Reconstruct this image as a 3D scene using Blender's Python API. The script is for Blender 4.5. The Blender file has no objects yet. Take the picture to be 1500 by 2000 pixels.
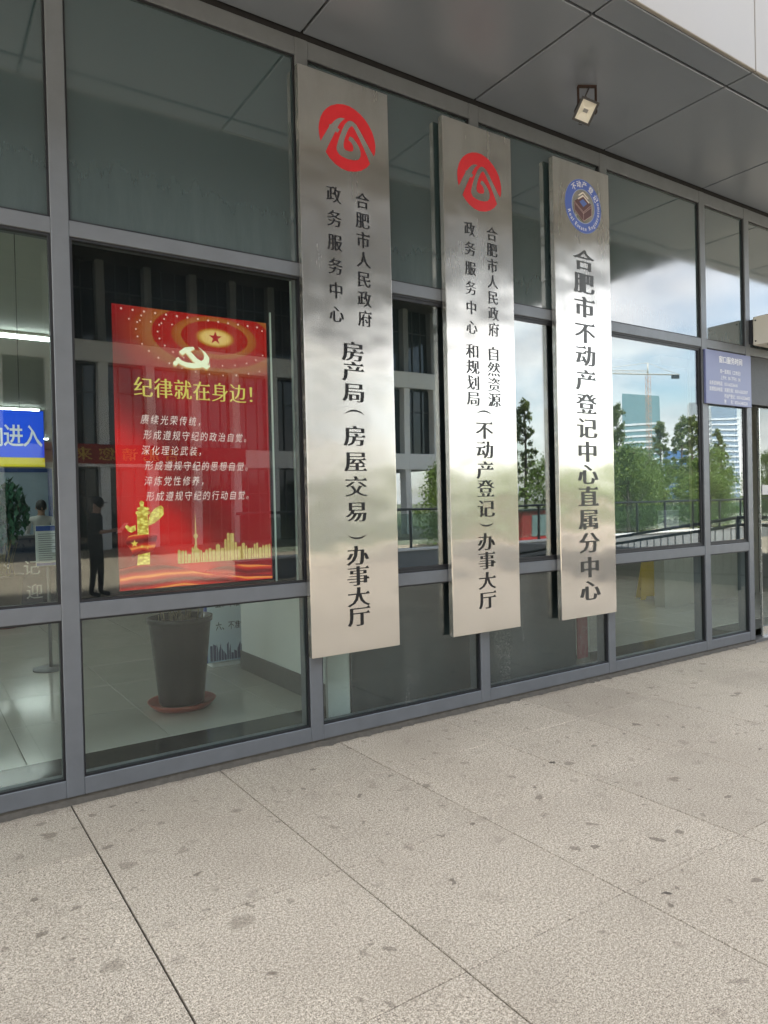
import bpy, bmesh, math, random
from mathutils import Vector, Matrix
random.seed(7)
scene = bpy.context.scene
COL = scene.collection

# ------------------------------------------------------------------ camera
CAM = Vector((-1.035, -3.931, 1.5))
R_ = Vector((0.83056, -0.55643, -0.02361)); U_ = Vector((0.02615, -0.00338, 0.99965)); F_ = Vector((0.55628, 0.83091, -0.01165))
F_.normalize(); R_ = (R_ - F_ * R_.dot(F_)).normalized(); U_ = R_.cross(F_)
cd = bpy.data.cameras.new('camera'); cam = bpy.data.objects.new('camera', cd); COL.objects.link(cam)
cd.sensor_fit = 'HORIZONTAL'; cd.sensor_width = 36.0; cd.lens = 1397.1 / 1500 * 36.0
cd.clip_start = 0.05; cd.clip_end = 6000
cam.matrix_world = Matrix(((R_.x, U_.x, -F_.x, CAM.x), (R_.y, U_.y, -F_.y, CAM.y), (R_.z, U_.z, -F_.z, CAM.z), (0, 0, 0, 1)))
scene.camera = cam
scene.view_settings.view_transform = 'Standard'
scene.view_settings.look = 'None'
scene.view_settings.exposure = 2.3
cy = scene.cycles; cy.max_bounces = 7; cy.diffuse_bounces = 3; cy.glossy_bounces = 4; cy.transparent_max_bounces = 14; cy.caustics_reflective = False; cy.caustics_refractive = False
scene.view_settings.gamma = 1.0

# ------------------------------------------------------------------ sky and sun
SUN_EL, SUN_AZ = math.radians(54), math.radians(-25)      # the sun stands behind the building
w = bpy.data.worlds.new('World'); scene.world = w; w.use_nodes = True
nt = w.node_tree; nt.nodes.clear()
def wn(t): return nt.nodes.new(t)
wo = wn('ShaderNodeOutputWorld'); bg = wn('ShaderNodeBackground'); bg.inputs['Strength'].default_value = 0.13
sky = wn('ShaderNodeTexSky'); sky.sky_type = 'NISHITA'; sky.sun_disc = False
sky.sun_elevation = SUN_EL; sky.sun_rotation = SUN_AZ; sky.air_density = 1.2; sky.dust_density = 1.5; sky.ozone_density = 1.0
tc = wn('ShaderNodeTexCoord'); mp = wn('ShaderNodeMapping'); mp.inputs['Scale'].default_value = (1, 1, 2.2)
ns = wn('ShaderNodeTexNoise'); ns.inputs['Scale'].default_value = 2.6; ns.inputs['Detail'].default_value = 9; ns.inputs['Roughness'].default_value = 0.58
cr = wn('ShaderNodeValToRGB'); cr.color_ramp.elements[0].position = 0.38; cr.color_ramp.elements[1].position = 0.58
mx = wn('ShaderNodeMix'); mx.data_type = 'RGBA'
ns2 = wn('ShaderNodeTexNoise'); ns2.inputs['Scale'].default_value = 6; ns2.inputs['Detail'].default_value = 6
cr2 = wn('ShaderNodeValToRGB'); cr2.color_ramp.elements[0].position = 0.3; cr2.color_ramp.elements[0].color = (4.2, 4.3, 4.6, 1)
cr2.color_ramp.elements[1].position = 0.75; cr2.color_ramp.elements[1].color = (10.5, 10.2, 9.7, 1)
L = nt.links.new
L(tc.outputs['Generated'], mp.inputs['Vector']); L(mp.outputs['Vector'], ns.inputs['Vector']); L(mp.outputs['Vector'], ns2.inputs['Vector'])
L(ns.outputs['Fac'], cr.inputs['Fac']); L(ns2.outputs['Fac'], cr2.inputs['Fac'])
L(cr.outputs['Color'], mx.inputs['Factor']); L(sky.outputs['Color'], mx.inputs['A']); L(cr2.outputs['Color'], mx.inputs['B'])
L(mx.outputs['Result'], bg.inputs['Color']); L(bg.outputs['Background'], wo.inputs['Surface'])
sl = bpy.data.lights.new('sun', 'SUN'); sl.energy = 4.5; sl.angle = math.radians(3); sl.color = (1.0, 0.95, 0.87)
so = bpy.data.objects.new('sun', sl); COL.objects.link(so)
sd = Vector((math.cos(SUN_EL) * math.sin(SUN_AZ), math.cos(SUN_EL) * math.cos(SUN_AZ), math.sin(SUN_EL)))
so.rotation_euler = (-sd).to_track_quat('-Z', 'Y').to_euler(); so.location = (0, 30, 40)

# ------------------------------------------------------------------ helpers
def lin(h):
    h = h.lstrip('#'); o = []
    for i in (0, 2, 4):
        c = int(h[i:i + 2], 16) / 255
        o.append(c / 12.92 if c <= 0.04045 else ((c + 0.055) / 1.055) ** 2.4)
    return tuple(o) + (1,)
class NM:
    """small node-material writer"""
    def __init__(self, name):
        self.m = bpy.data.materials.new(name); self.m.use_nodes = True
        self.t = self.m.node_tree; self.t.nodes.clear()
        self.out = self.n('ShaderNodeOutputMaterial')
    def n(self, t, **kw):
        x = self.t.nodes.new(t)
        for k, v in kw.items():
            if hasattr(x, k): setattr(x, k, v)
            else: x.inputs[k].default_value = v
        return x
    def l(self, a, b): self.t.links.new(a, b)
    def surf(self, s): self.l(s, self.out.inputs['Surface'])
    def pos(self):
        return self.n('ShaderNodeNewGeometry').outputs['Position']
    def noise(self, vec, scale, detail=4, rough=0.5):
        x = self.n('ShaderNodeTexNoise'); x.inputs['Scale'].default_value = scale; x.inputs['Detail'].default_value = detail
        x.inputs['Roughness'].default_value = rough
        if vec is not None: self.l(vec, x.inputs['Vector'])
        return x.outputs['Fac']
    def scaled(self, vec, s):
        x = self.n('ShaderNodeMapping'); x.inputs['Scale'].default_value = s; self.l(vec, x.inputs['Vector']); return x.outputs['Vector']
    def ramp(self, fac, stops):
        x = self.n('ShaderNodeValToRGB'); e = x.color_ramp.elements
        while len(e) < len(stops): e.new(0.5)
        for el, (p, c) in zip(e, stops):
            el.position = p; el.color = c if len(c) == 4 else tuple(c) + (1,)
        self.l(fac, x.inputs['Fac']); return x.outputs['Color']
    def math(self, op, a, b=None, c=None):
        x = self.n('ShaderNodeMath'); x.operation = op
        for i, v in enumerate((a, b, c)):
            if v is None: continue
            if isinstance(v, (int, float)): x.inputs[i].default_value = v
            else: self.l(v, x.inputs[i])
        return x.outputs[0]
    def mix(self, fac, a, b, blend='MIX'):
        x = self.n('ShaderNodeMix'); x.data_type = 'RGBA'; x.blend_type = blend
        for k, v in (('Factor', fac), ('A', a), ('B', b)):
            s = [i for i in x.inputs if i.name == k and (i.type == 'RGBA' or k == 'Factor' and i.type == 'VALUE')][0]
            if isinstance(v, (int, float)): s.default_value = v
            elif isinstance(v, tuple): s.default_value = v if len(v) == 4 else v + (1,)
            else: self.l(v, s)
        return [o for o in x.outputs if o.type == 'RGBA'][0]
    def bump(self, h, strength, dist):
        x = self.n('ShaderNodeBump'); x.inputs['Strength'].default_value = strength; x.inputs['Distance'].default_value = dist
        self.l(h, x.inputs['Height']); return x.outputs['Normal']
    def pbsdf(self, color, rough=0.5, metal=0.0, normal=None, spec=0.5, emit=None, estr=0):
        x = self.n('ShaderNodeBsdfPrincipled')
        for k, v in (('Base Color', color), ('Roughness', rough), ('Metallic', metal), ('Specular IOR Level', spec)):
            if isinstance(v, (int, float)): x.inputs[k].default_value = v
            elif isinstance(v, tuple): x.inputs[k].default_value = v if len(v) == 4 else v + (1,)
            else: self.l(v, x.inputs[k])
        if normal is not None: self.l(normal, x.inputs['Normal'])
        if emit is not None:
            if isinstance(emit, tuple): x.inputs['Emission Color'].default_value = emit if len(emit) == 4 else emit + (1,)
            else: self.l(emit, x.inputs['Emission Color'])
            x.inputs['Emission Strength'].default_value = estr
        return x

def plain(name, col, rough=0.5, metal=0.0, var=0.12, scale=6.0, bump=0.0):
    """painted / plain surface with a little wear in colour and gloss"""
    m = NM(name); p = m.pos()
    f = m.noise(p, scale, 6, 0.6)
    c = tuple(col[:3])
    col2 = m.mix(f, tuple(x * (1 - var) for x in c), tuple(min(1, x * (1 + var)) for x in c))
    r = m.math('MULTIPLY_ADD', m.noise(p, scale * 3, 4), 0.25, rough - 0.12)
    nrm = m.bump(m.noise(p, scale * 40, 2), bump, 0.002) if bump else None
    m.surf(m.pbsdf(col2, r, metal, nrm).outputs[0]); return m.m
def emitm(name, col, s, base=(0.02, 0.02, 0.02)):
    m = NM(name); m.surf(m.pbsdf(base, 0.3, emit=tuple(col[:3]), estr=s).outputs[0]); return m.m

def link(name, me, mat=None, parent=None, loc=None):
    o = bpy.data.objects.new(name, me); COL.objects.link(o)
    if mat is not None and me is not None and len(me.materials) == 0:
        for x in (mat if isinstance(mat, (list, tuple)) else [mat]): me.materials.append(x)
    if parent is not None: o.parent = parent
    if loc is not None: o.location = loc
    return o
def tag(o, label=None, cat=None, group=None, kind=None):
    if label: o['label'] = label
    if cat: o['category'] = cat
    if group: o['group'] = group
    if kind: o['kind'] = kind
    return o
def thing(name, label, cat, loc=(0, 0, 0), rz=0, group=None):
    o = bpy.data.objects.new(name, None); COL.objects.link(o); o.empty_display_size = 0.2
    o.location = loc; o.rotation_euler = (0, 0, rz)
    return tag(o, label, cat, group)
def bm_mesh(bm, name, smooth=False):
    me = bpy.data.meshes.new(name); bm.to_mesh(me); bm.free()
    if smooth:
        for p in me.polygons: p.use_smooth = True
    return me
def box_bm(bm, x0, x1, y0, y1, z0, z1):
    v = [bm.verts.new(p) for p in ((x0, y0, z0), (x1, y0, z0), (x1, y1, z0), (x0, y1, z0), (x0, y0, z1), (x1, y0, z1), (x1, y1, z1), (x0, y1, z1))]
    fs = []
    for f in ((0, 3, 2, 1), (4, 5, 6, 7), (0, 1, 5, 4), (1, 2, 6, 5), (2, 3, 7, 6), (3, 0, 4, 7)):
        fs.append(bm.faces.new([v[i] for i in f]))
    return v, fs
def box_me(name, x0, x1, y0, y1, z0, z1, bev=0.0, seg=1):
    bm = bmesh.new(); box_bm(bm, x0, x1, y0, y1, z0, z1)
    if bev: bmesh.ops.bevel(bm, geom=bm.edges[:], offset=bev, segments=seg, affect='EDGES', profile=0.5)
    return bm_mesh(bm, name)
def box(name, x0, x1, y0, y1, z0, z1, mat, parent=None, bev=0.0, seg=1):
    return link(name, box_me(name, x0, x1, y0, y1, z0, z1, bev, seg), mat, parent)
def boxes_me(name, lst):
    bm = bmesh.new()
    for b in lst: box_bm(bm, *b)
    return bm_mesh(bm, name)
def tube_bm(bm, pts, r, n=10, cap=True):
    rings = []; pts = [Vector(p) for p in pts]
    for i, p in enumerate(pts):
        a = pts[max(0, i - 1)]; b = pts[min(len(pts) - 1, i + 1)]
        t = (b - a).normalized(); up = Vector((0, 0, 1)) if abs(t.z) < 0.95 else Vector((1, 0, 0))
        s = t.cross(up).normalized(); q = s.cross(t).normalized()
        rr = r[i] if isinstance(r, (list, tuple)) else r
        rings.append([bm.verts.new(p + s * (rr * math.cos(2 * math.pi * k / n)) + q * (rr * math.sin(2 * math.pi * k / n))) for k in range(n)])
    for a, b in zip(rings, rings[1:]):
        for k in range(n): bm.faces.new((a[k], a[(k + 1) % n], b[(k + 1) % n], b[k])).smooth = True
    if cap:
        bm.faces.new(list(reversed(rings[0]))); bm.faces.new(rings[-1])
def tube(name, pts, r, mat, parent=None, n=10):
    bm = bmesh.new(); tube_bm(bm, pts, r, n); bmesh.ops.recalc_face_normals(bm, faces=bm.faces)
    return link(name, bm_mesh(bm, name), mat, parent)
def lathe_me(name, prof, n=32):
    bm = bmesh.new(); rings = []
    for r, z in prof: rings.append([bm.verts.new((r * math.cos(2 * math.pi * k / n), r * math.sin(2 * math.pi * k / n), z)) for k in range(n)])
    for a, b in zip(rings, rings[1:]):
        for k in range(n): bm.faces.new((a[k], a[(k + 1) % n], b[(k + 1) % n], b[k])).smooth = True
    bmesh.ops.holes_fill(bm, edges=[e for e in bm.edges if e.is_boundary], sides=0)
    bmesh.ops.recalc_face_normals(bm, faces=bm.faces)
    return bm_mesh(bm, name)

# ---- flat shapes and lettering: loops are lists of 2D points, filled even-odd
def fill_me(name, loops, ext=0.0):
    c = bpy.data.curves.new(name, 'CURVE'); c.dimensions = '2D'; c.fill_mode = 'BOTH'; c.extrude = ext
    for lp in loops:
        s = c.splines.new('POLY'); s.points.add(len(lp) - 1); s.use_cyclic_u = True
        for q, (x, y) in zip(s.points, lp): q.co = (x, y, 0, 1)
    o = bpy.data.objects.new(name, c); COL.objects.link(o)
    dg = bpy.context.evaluated_depsgraph_get(); dg.update()
    me = bpy.data.meshes.new_from_object(o.evaluated_get(dg), depsgraph=dg)
    bpy.data.objects.remove(o); bpy.data.curves.remove(c)
    me.materials.clear(); me.name = name
    return me
GL = {}
def glyph_setup(chars):
    chars = sorted(set(c for c in chars if not c.isspace()) - set(GL))
    for ch in chars:
        c = bpy.data.curves.new('g', 'FONT'); c.body = ch; c.size = 1; c.resolution_u = 3
        o = bpy.data.objects.new('g', c); COL.objects.link(o)
        dg = bpy.context.evaluated_depsgraph_get(); dg.update()
        cu = o.evaluated_get(dg).to_curve(dg)
        loops = []
        for s in cu.splines:
            pts = []; bp = s.bezier_points; n = len(bp)
            for i in range(n):
                a, b = bp[i], bp[(i + 1) % n]
                p0, p1, p2, p3 = a.co, a.handle_right, b.handle_left, b.co
                straight = (p1 - p0).cross(p3 - p0).length < 1e-4 and (p2 - p0).cross(p3 - p0).length < 1e-4
                for t in ((0,) if straight else (0, 0.34, 0.67)):
                    q = p0 * (1 - t) ** 3 + p1 * (3 * t * (1 - t) ** 2) + p2 * (3 * t * t * (1 - t)) + p3 * t ** 3
                    if not pts or (Vector(pts[-1]) - Vector((q.x, q.y))).length > 1e-4: pts.append((q.x, q.y))
            if len(pts) > 2 and (Vector(pts[0]) - Vector(pts[-1])).length < 1e-4: pts.pop()
            if len(pts) > 2: loops.append(pts)
        o.evaluated_get(dg).to_curve_clear()
        bpy.data.objects.remove(o); bpy.data.curves.remove(c)
        GL[ch] = loops
def area(lp): return 0.5 * sum(lp[i][0] * lp[(i + 1) % len(lp)][1] - lp[(i + 1) % len(lp)][0] * lp[i][1] for i in range(len(lp)))
def glyph(ch, ax=0.0, ay=0.0, serif=0.0):
    """outline of a character, thickened by ax across upright strokes and by ay across level ones,
    with the small wedge of the printing face at the right end of level strokes"""
    loops = GL[ch]
    if not loops: return []
    sg = 1 if area(max(loops, key=lambda q: abs(area(q)))) > 0 else -1
    out = []; extra = []
    for lp in loops:
        if sg < 0: lp = lp[::-1]
        n = len(lp); res = []
        for i in range(n):
            a, b, c = Vector(lp[i - 1]), Vector(lp[i]), Vector(lp[(i + 1) % n])
            d1 = (b - a).normalized(); d2 = (c - b).normalized()
            n1 = Vector((d1.y, -d1.x)); n2 = Vector((d2.y, -d2.x))
            q = n1 + n2
            q = n1 if q.length < 0.4 else q / max(0.6, q.dot(n1))
            res.append((b.x + q.x * ax, b.y + q.y * ay))
        out.append(res)
        if serif:
            for i in range(n):
                a, b, c, d = (Vector(lp[(i + k) % n]) for k in range(4))   # counter-clockwise: bottom edge, right end, top edge
                if abs(b.x - c.x) < 0.012 and 0.03 < c.y - b.y < 0.11 and b.x - a.x > 0.10 and abs(a.y - b.y) < 0.012 and c.x - d.x > 0.10 and abs(c.y - d.y) < 0.012:
                    xe, y0, y1 = c.x + ax, b.y - ay, c.y + ay
                    extra.append([(xe + 0.02, y0), (xe - 0.05, y1 + serif), (xe - 0.16, y1 - 0.004), (xe - 0.16, y0)])
    return out + [e if area(e) > 0 else e[::-1] for e in extra]
TRI = {}
def tri_loops(loops):
    """robust fill: constrained triangulation, keep what the loops wind round"""
    from mathutils.geometry import delaunay_2d_cdt
    vs, es = [], []
    for lp in loops:
        b = len(vs); n = len(lp); vs += [Vector(q) for q in lp]; es += [(b + i, b + (i + 1) % n) for i in range(n)]
    ov, _, of, _, _, _ = delaunay_2d_cdt(vs, es, [], 0, 1e-6)
    keep = []
    for f in of:
        cx = sum(ov[i].x for i in f) / 3; cy_ = sum(ov[i].y for i in f) / 3; w_ = 0
        for i, j in es:
            a, b = vs[i], vs[j]
            if (a.y <= cy_) != (b.y <= cy_):
                t = (cy_ - a.y) / (b.y - a.y)
                if a.x + t * (b.x - a.x) > cx: w_ += 1 if b.y > a.y else -1
        if w_ > 0: keep.append(tuple(f))
    return [(v.x, v.y) for v in ov], keep
def glyph_tri(ch, ax, ay, serif):
    k = (ch, ax, ay, serif)
    if k not in TRI: TRI[k] = tri_loops(vert_paren(ch[0]) if ch in ('(v', ')v') else glyph(ch, ax, ay, serif))
    return TRI[k]
def text_me(name, items):
    """items: (char, ax, ay, serif, map2d)"""
    V, Fc = [], []
    for ch, ax, ay, se, mp_ in items:
        v, f = glyph_tri(ch, ax, ay, se); b = len(V)
        V += [mp_(x, y) + (0,) for x, y in v]; Fc += [tuple(b + i for i in q) for q in f]
    me = bpy.data.meshes.new(name); me.from_pydata(V, [], Fc); me.update(); return me
def vert_paren(kind):
    """bracket turned for upright setting: an arc bulging up ( or down )"""
    top, bot = [], []
    for k in range(13):
        t = -1 + 2 * k / 12
        top.append((0.5 + 0.46 * t, 0.40 + 0.22 * (1 - t * t))); bot.append((0.5 + 0.46 * t, 0.40 + 0.13 * (1 - t * t)))
    lp = (top + bot[::-1])[::-1]
    if kind == ')': lp = [(x, 0.76 - y) for x, y in lp][::-1]
    return [lp]
def put(loops, cx, cy, wd, ht):
    """em box (1 wide, centred on (0.5,0.38)) scaled to wd x ht about cx, cy"""
    return [[(cx + (x - 0.5) * wd, cy + (y - 0.38) * ht) for x, y in lp] for lp in loops]
def on_front(me, name, mat, parent, y):
    """a flat shape drawn in x,z put on a plane facing the street at depth y"""
    me.transform(Matrix(((1, 0, 0, 0), (0, 0, -1, y), (0, 1, 0, 0), (0, 0, 0, 1))))
    return link(name, me, mat, parent)
def em_map(cx, cy, wd, ht): return lambda x, y: (cx + (x - 0.5) * wd, cy + (y - 0.38) * ht)
def text_row(s, x0, z, wd, ht, pitch=None, ax=0, ay=0, serif=0.0):
    """left-to-right line; returns items for text_me"""
    out = []; x = x0; pitch = pitch or wd
    for ch in s:
        if ch == ' ': x += pitch * 0.5; continue
        if ord(ch) < 256:
            out.append((ch, ax, ay, 0.0, (lambda X: lambda px, py: (X + px * wd, z + (py - 0.38) * ht))(x)))
            x += wd * (max(p[0] for lp in GL[ch] for p in lp) + 0.07)
        else:
            out.append((ch, ax, ay, serif, em_map(x + wd / 2, z, wd, ht))); x += pitch
    return out

ALL = ('合肥市人民政府政务服务中心房产局屋交易办事大厅自然资源和规划不动登记直属分纪律就在身边！赓续光荣传统，形成遵守的治觉。深化理论武装思想淬炼党性修养行'
       '窗口时间周一至五（工作日）上午下业咨询电话监督投诉税：0123456789:-方向进入五六准“招收请您来欢迎小地滑、Real EstateRegistration”')
glyph_setup(ALL)

# ------------------------------------------------------------------ materials
M = {}
M['frame'] = plain('grey_frame_paint', (0.155, 0.167, 0.182), 0.42, 0.25, 0.18, 7)
M['frame_dark'] = plain('dark_gasket', (0.012, 0.013, 0.016), 0.5, 0, 0.2, 20)
M['grime'] = plain('grimy_strip', (0.085, 0.075, 0.06), 0.85, 0, 0.45, 22, 0.4)
_b = NM('black_board'); _b.surf(_b.pbsdf(_b.mix(_b.noise(_b.pos(), 4, 3), (0.003, 0.004, 0.006), (0.006, 0.007, 0.010)), 0.3, 0, None, 0.15).outputs[0]); M['black'] = _b.m
M['darkboard'] = plain('dark_backing', (0.035, 0.045, 0.05), 0.6, 0, 0.3, 3)
M['white'] = plain('white_wall_paint', (0.72, 0.74, 0.71), 0.6, 0, 0.06, 3)
M['skirt'] = plain('dark_skirting', (0.10, 0.10, 0.095), 0.4, 0, 0.2, 6)
M['joint'] = plain('dark_joint_backing', (0.010, 0.010, 0.012), 0.8, 0, 0.2, 8)  # near-black backing behind the soffit panel gaps
M['ink'] = plain('black_sign_paint', (0.008, 0.008, 0.010), 0.28, 0, 0.3, 10)
M['ink_grey'] = plain('sheen_grey_sign_paint', (0.055, 0.055, 0.052), 0.33, 0.3, 0.3, 10)  # black paint greyed: its reflected sheen is put into the colour
M['red'] = plain('red_sign_paint', (0.56, 0.022, 0.030), 0.38, 0, 0.12, 18)

def soffit_mat(name, col, rough):
    m = NM(name); p = m.pos()
    f = m.noise(p, 1.3, 5, 0.6); g = m.noise(p, 60, 2)
    c = m.mix(f, tuple(x * 0.88 for x in col), tuple(x * 1.12 for x in col))
    r = m.math('MULTIPLY_ADD', f, 0.2, rough - 0.1)
    m.surf(m.pbsdf(c, r, 0.35, m.bump(m.math('ADD', m.noise(p, 1.1, 2), m.math('MULTIPLY', g, 0.02)), 0.12, 0.02)).outputs[0]); return m.m
M['soffit'] = soffit_mat('grey_aluminium_soffit', (0.215, 0.242, 0.280), 0.36)
M['fascia'] = soffit_mat('pale_aluminium_fascia', (0.315, 0.295, 0.268), 0.45)

def glass(name, f0, tint, dust=0.0, rough=0.0):
    m = NM(name)
    g = m.n('ShaderNodeNewGeometry'); d = m.n('ShaderNodeVectorMath', operation='DOT_PRODUCT')
    p = g.outputs['Position']
    wav = m.bump(m.noise(m.scaled(p, (1.0, 1, 0.7)), 1.1, 1, 0.3), 0.10, 0.02)
    m.l(g.outputs['Normal'], d.inputs[0]); m.l(g.outputs['Incoming'], d.inputs[1])
    c = m.math('ABSOLUTE', d.outputs['Value'])
    k = m.math('POWER', m.math('SUBTRACT', 1.0, c), 5.0)
    fac = m.math('MULTIPLY_ADD', k, 1 - f0, f0)
    tr = m.n('ShaderNodeBsdfTransparent'); tr.inputs['Color'].default_value = tuple(tint) + (1,)
    gl = m.n('ShaderNodeBsdfAnisotropic') if False else m.n('ShaderNodeBsdfGlossy')
    gl.inputs['Color'].default_value = (0.93, 0.96, 0.97, 1); gl.inputs['Roughness'].default_value = rough
    m.l(wav, gl.inputs['Normal'])
    ms = m.n('ShaderNodeMixShader'); m.l(fac, ms.inputs[0]); m.l(tr.outputs[0], ms.inputs[1]); m.l(gl.outputs[0], ms.inputs[2])
    res = ms.outputs[0]
    df = m.n('ShaderNodeBsdfDiffuse'); df.inputs['Color'].default_value = (0.62, 0.62, 0.58, 1)
    film = m.ramp(m.noise(m.scaled(p, (2, 2, 1.0)), 2.2, 3, 0.65), [(0.35, (0.001, 0.001, 0.001)), (0.8, (0.006, 0.006, 0.006))])
    if dust:
        v = m.n('ShaderNodeTexVoronoi'); v.inputs['Scale'].default_value = 130; m.l(p, v.inputs['Vector'])
        sp = m.math('LESS_THAN', v.outputs['Distance'], m.math('MULTIPLY', m.noise(p, 60, 1), 0.52))
        col = m.ramp(m.noise(m.scaled(p, (3.2, 1, 0.45)), 1.0, 3), [(0.47, (0, 0, 0)), (0.64, (1, 1, 1))])
        ft = m.math('ADD', film, m.math('MULTIPLY', m.math('MULTIPLY', sp, col), dust))
    else: ft = film
    m2 = m.n('ShaderNodeMixShader'); m.l(ft, m2.inputs[0]); m.l(res, m2.inputs[1]); m.l(df.outputs[0], m2.inputs[2])
    m.surf(m2.outputs[0]); return m.m
M['glass'] = glass('clear_coated_glass', 0.042, (0.90, 0.95, 0.93))
M['glass_dusty'] = glass('dusty_glass', 0.065, (0.80, 0.86, 0.85), 0.4)
M['glass_mirror'] = glass('mirror_coated_glass', 0.135, (0.72, 0.78, 0.78))

def spandrel():
    m = NM('painted_spandrel_glass'); p = m.pos()
    dirt = m.noise(m.scaled(p, (1.2, 1, 1.1)), 0.9, 5, 0.55)
    sep = m.n('ShaderNodeSeparateXYZ'); m.l(p, sep.inputs[0])
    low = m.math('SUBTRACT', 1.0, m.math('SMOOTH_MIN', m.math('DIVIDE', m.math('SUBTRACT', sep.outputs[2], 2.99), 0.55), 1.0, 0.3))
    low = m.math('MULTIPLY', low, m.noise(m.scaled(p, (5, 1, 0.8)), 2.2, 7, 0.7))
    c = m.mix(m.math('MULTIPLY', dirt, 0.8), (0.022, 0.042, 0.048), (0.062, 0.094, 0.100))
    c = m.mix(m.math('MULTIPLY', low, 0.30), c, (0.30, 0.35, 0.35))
    r = m.ramp(dirt, [(0.35, (0.02, 0.02, 0.02)), (0.75, (0.13, 0.13, 0.13))])
    x = m.pbsdf(c, r, 0, None, 0.5); x.inputs['IOR'].default_value = 2.5
    m.surf(x.outputs[0]); return m.m
M['spandrel'] = spandrel()

def steel():
    m = NM('brushed_stainless_steel'); p = m.pos()
    st = m.noise(m.scaled(p, (420, 60, 1.2)), 1.0, 2, 0.5)
    smear = m.noise(m.scaled(p, (5.0, 3, 1.0)), 1.2, 5, 0.6)
    sep = m.n('ShaderNodeSeparateXYZ'); m.l(p, sep.inputs[0])
    up = m.ramp(m.math('DIVIDE', m.math('SUBTRACT', sep.outputs[2], 2.4), 1.7), [(0.0, (0.15, 0.15, 0.15)), (0.4, (1, 1, 1))])
    c = m.mix(st, (0.70, 0.672, 0.622), (0.79, 0.762, 0.712))
    grime = m.math('MULTIPLY', m.ramp(smear, [(0.44, (0, 0, 0)), (0.70, (1, 1, 1))]), up)
    c = m.mix(m.math('MULTIPLY', grime, 0.40), c, (0.44, 0.42, 0.375))
    r = m.math('MULTIPLY_ADD', st, 0.02, m.math('MULTIPLY_ADD', grime, 0.08, 0.205))
    wave = m.noise(m.scaled(p, (1.6, 1, 2.2)), 1.0, 2, 0.4)
    x = m.pbsdf(c, r, 0.95, m.bump(wave, 0.25, 0.06))
    tg = m.n('ShaderNodeTangent'); tg.direction_type = 'RADIAL'; tg.axis = 'Y'
    x.inputs['Anisotropic'].default_value = 0.92
    tv = m.n('ShaderNodeCombineXYZ'); tv.inputs[0].default_value = 1
    m.l(tv.outputs[0], x.inputs['Tangent'])
    m.surf(x.outputs[0]); return m.m
M['steel'] = steel()

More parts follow.
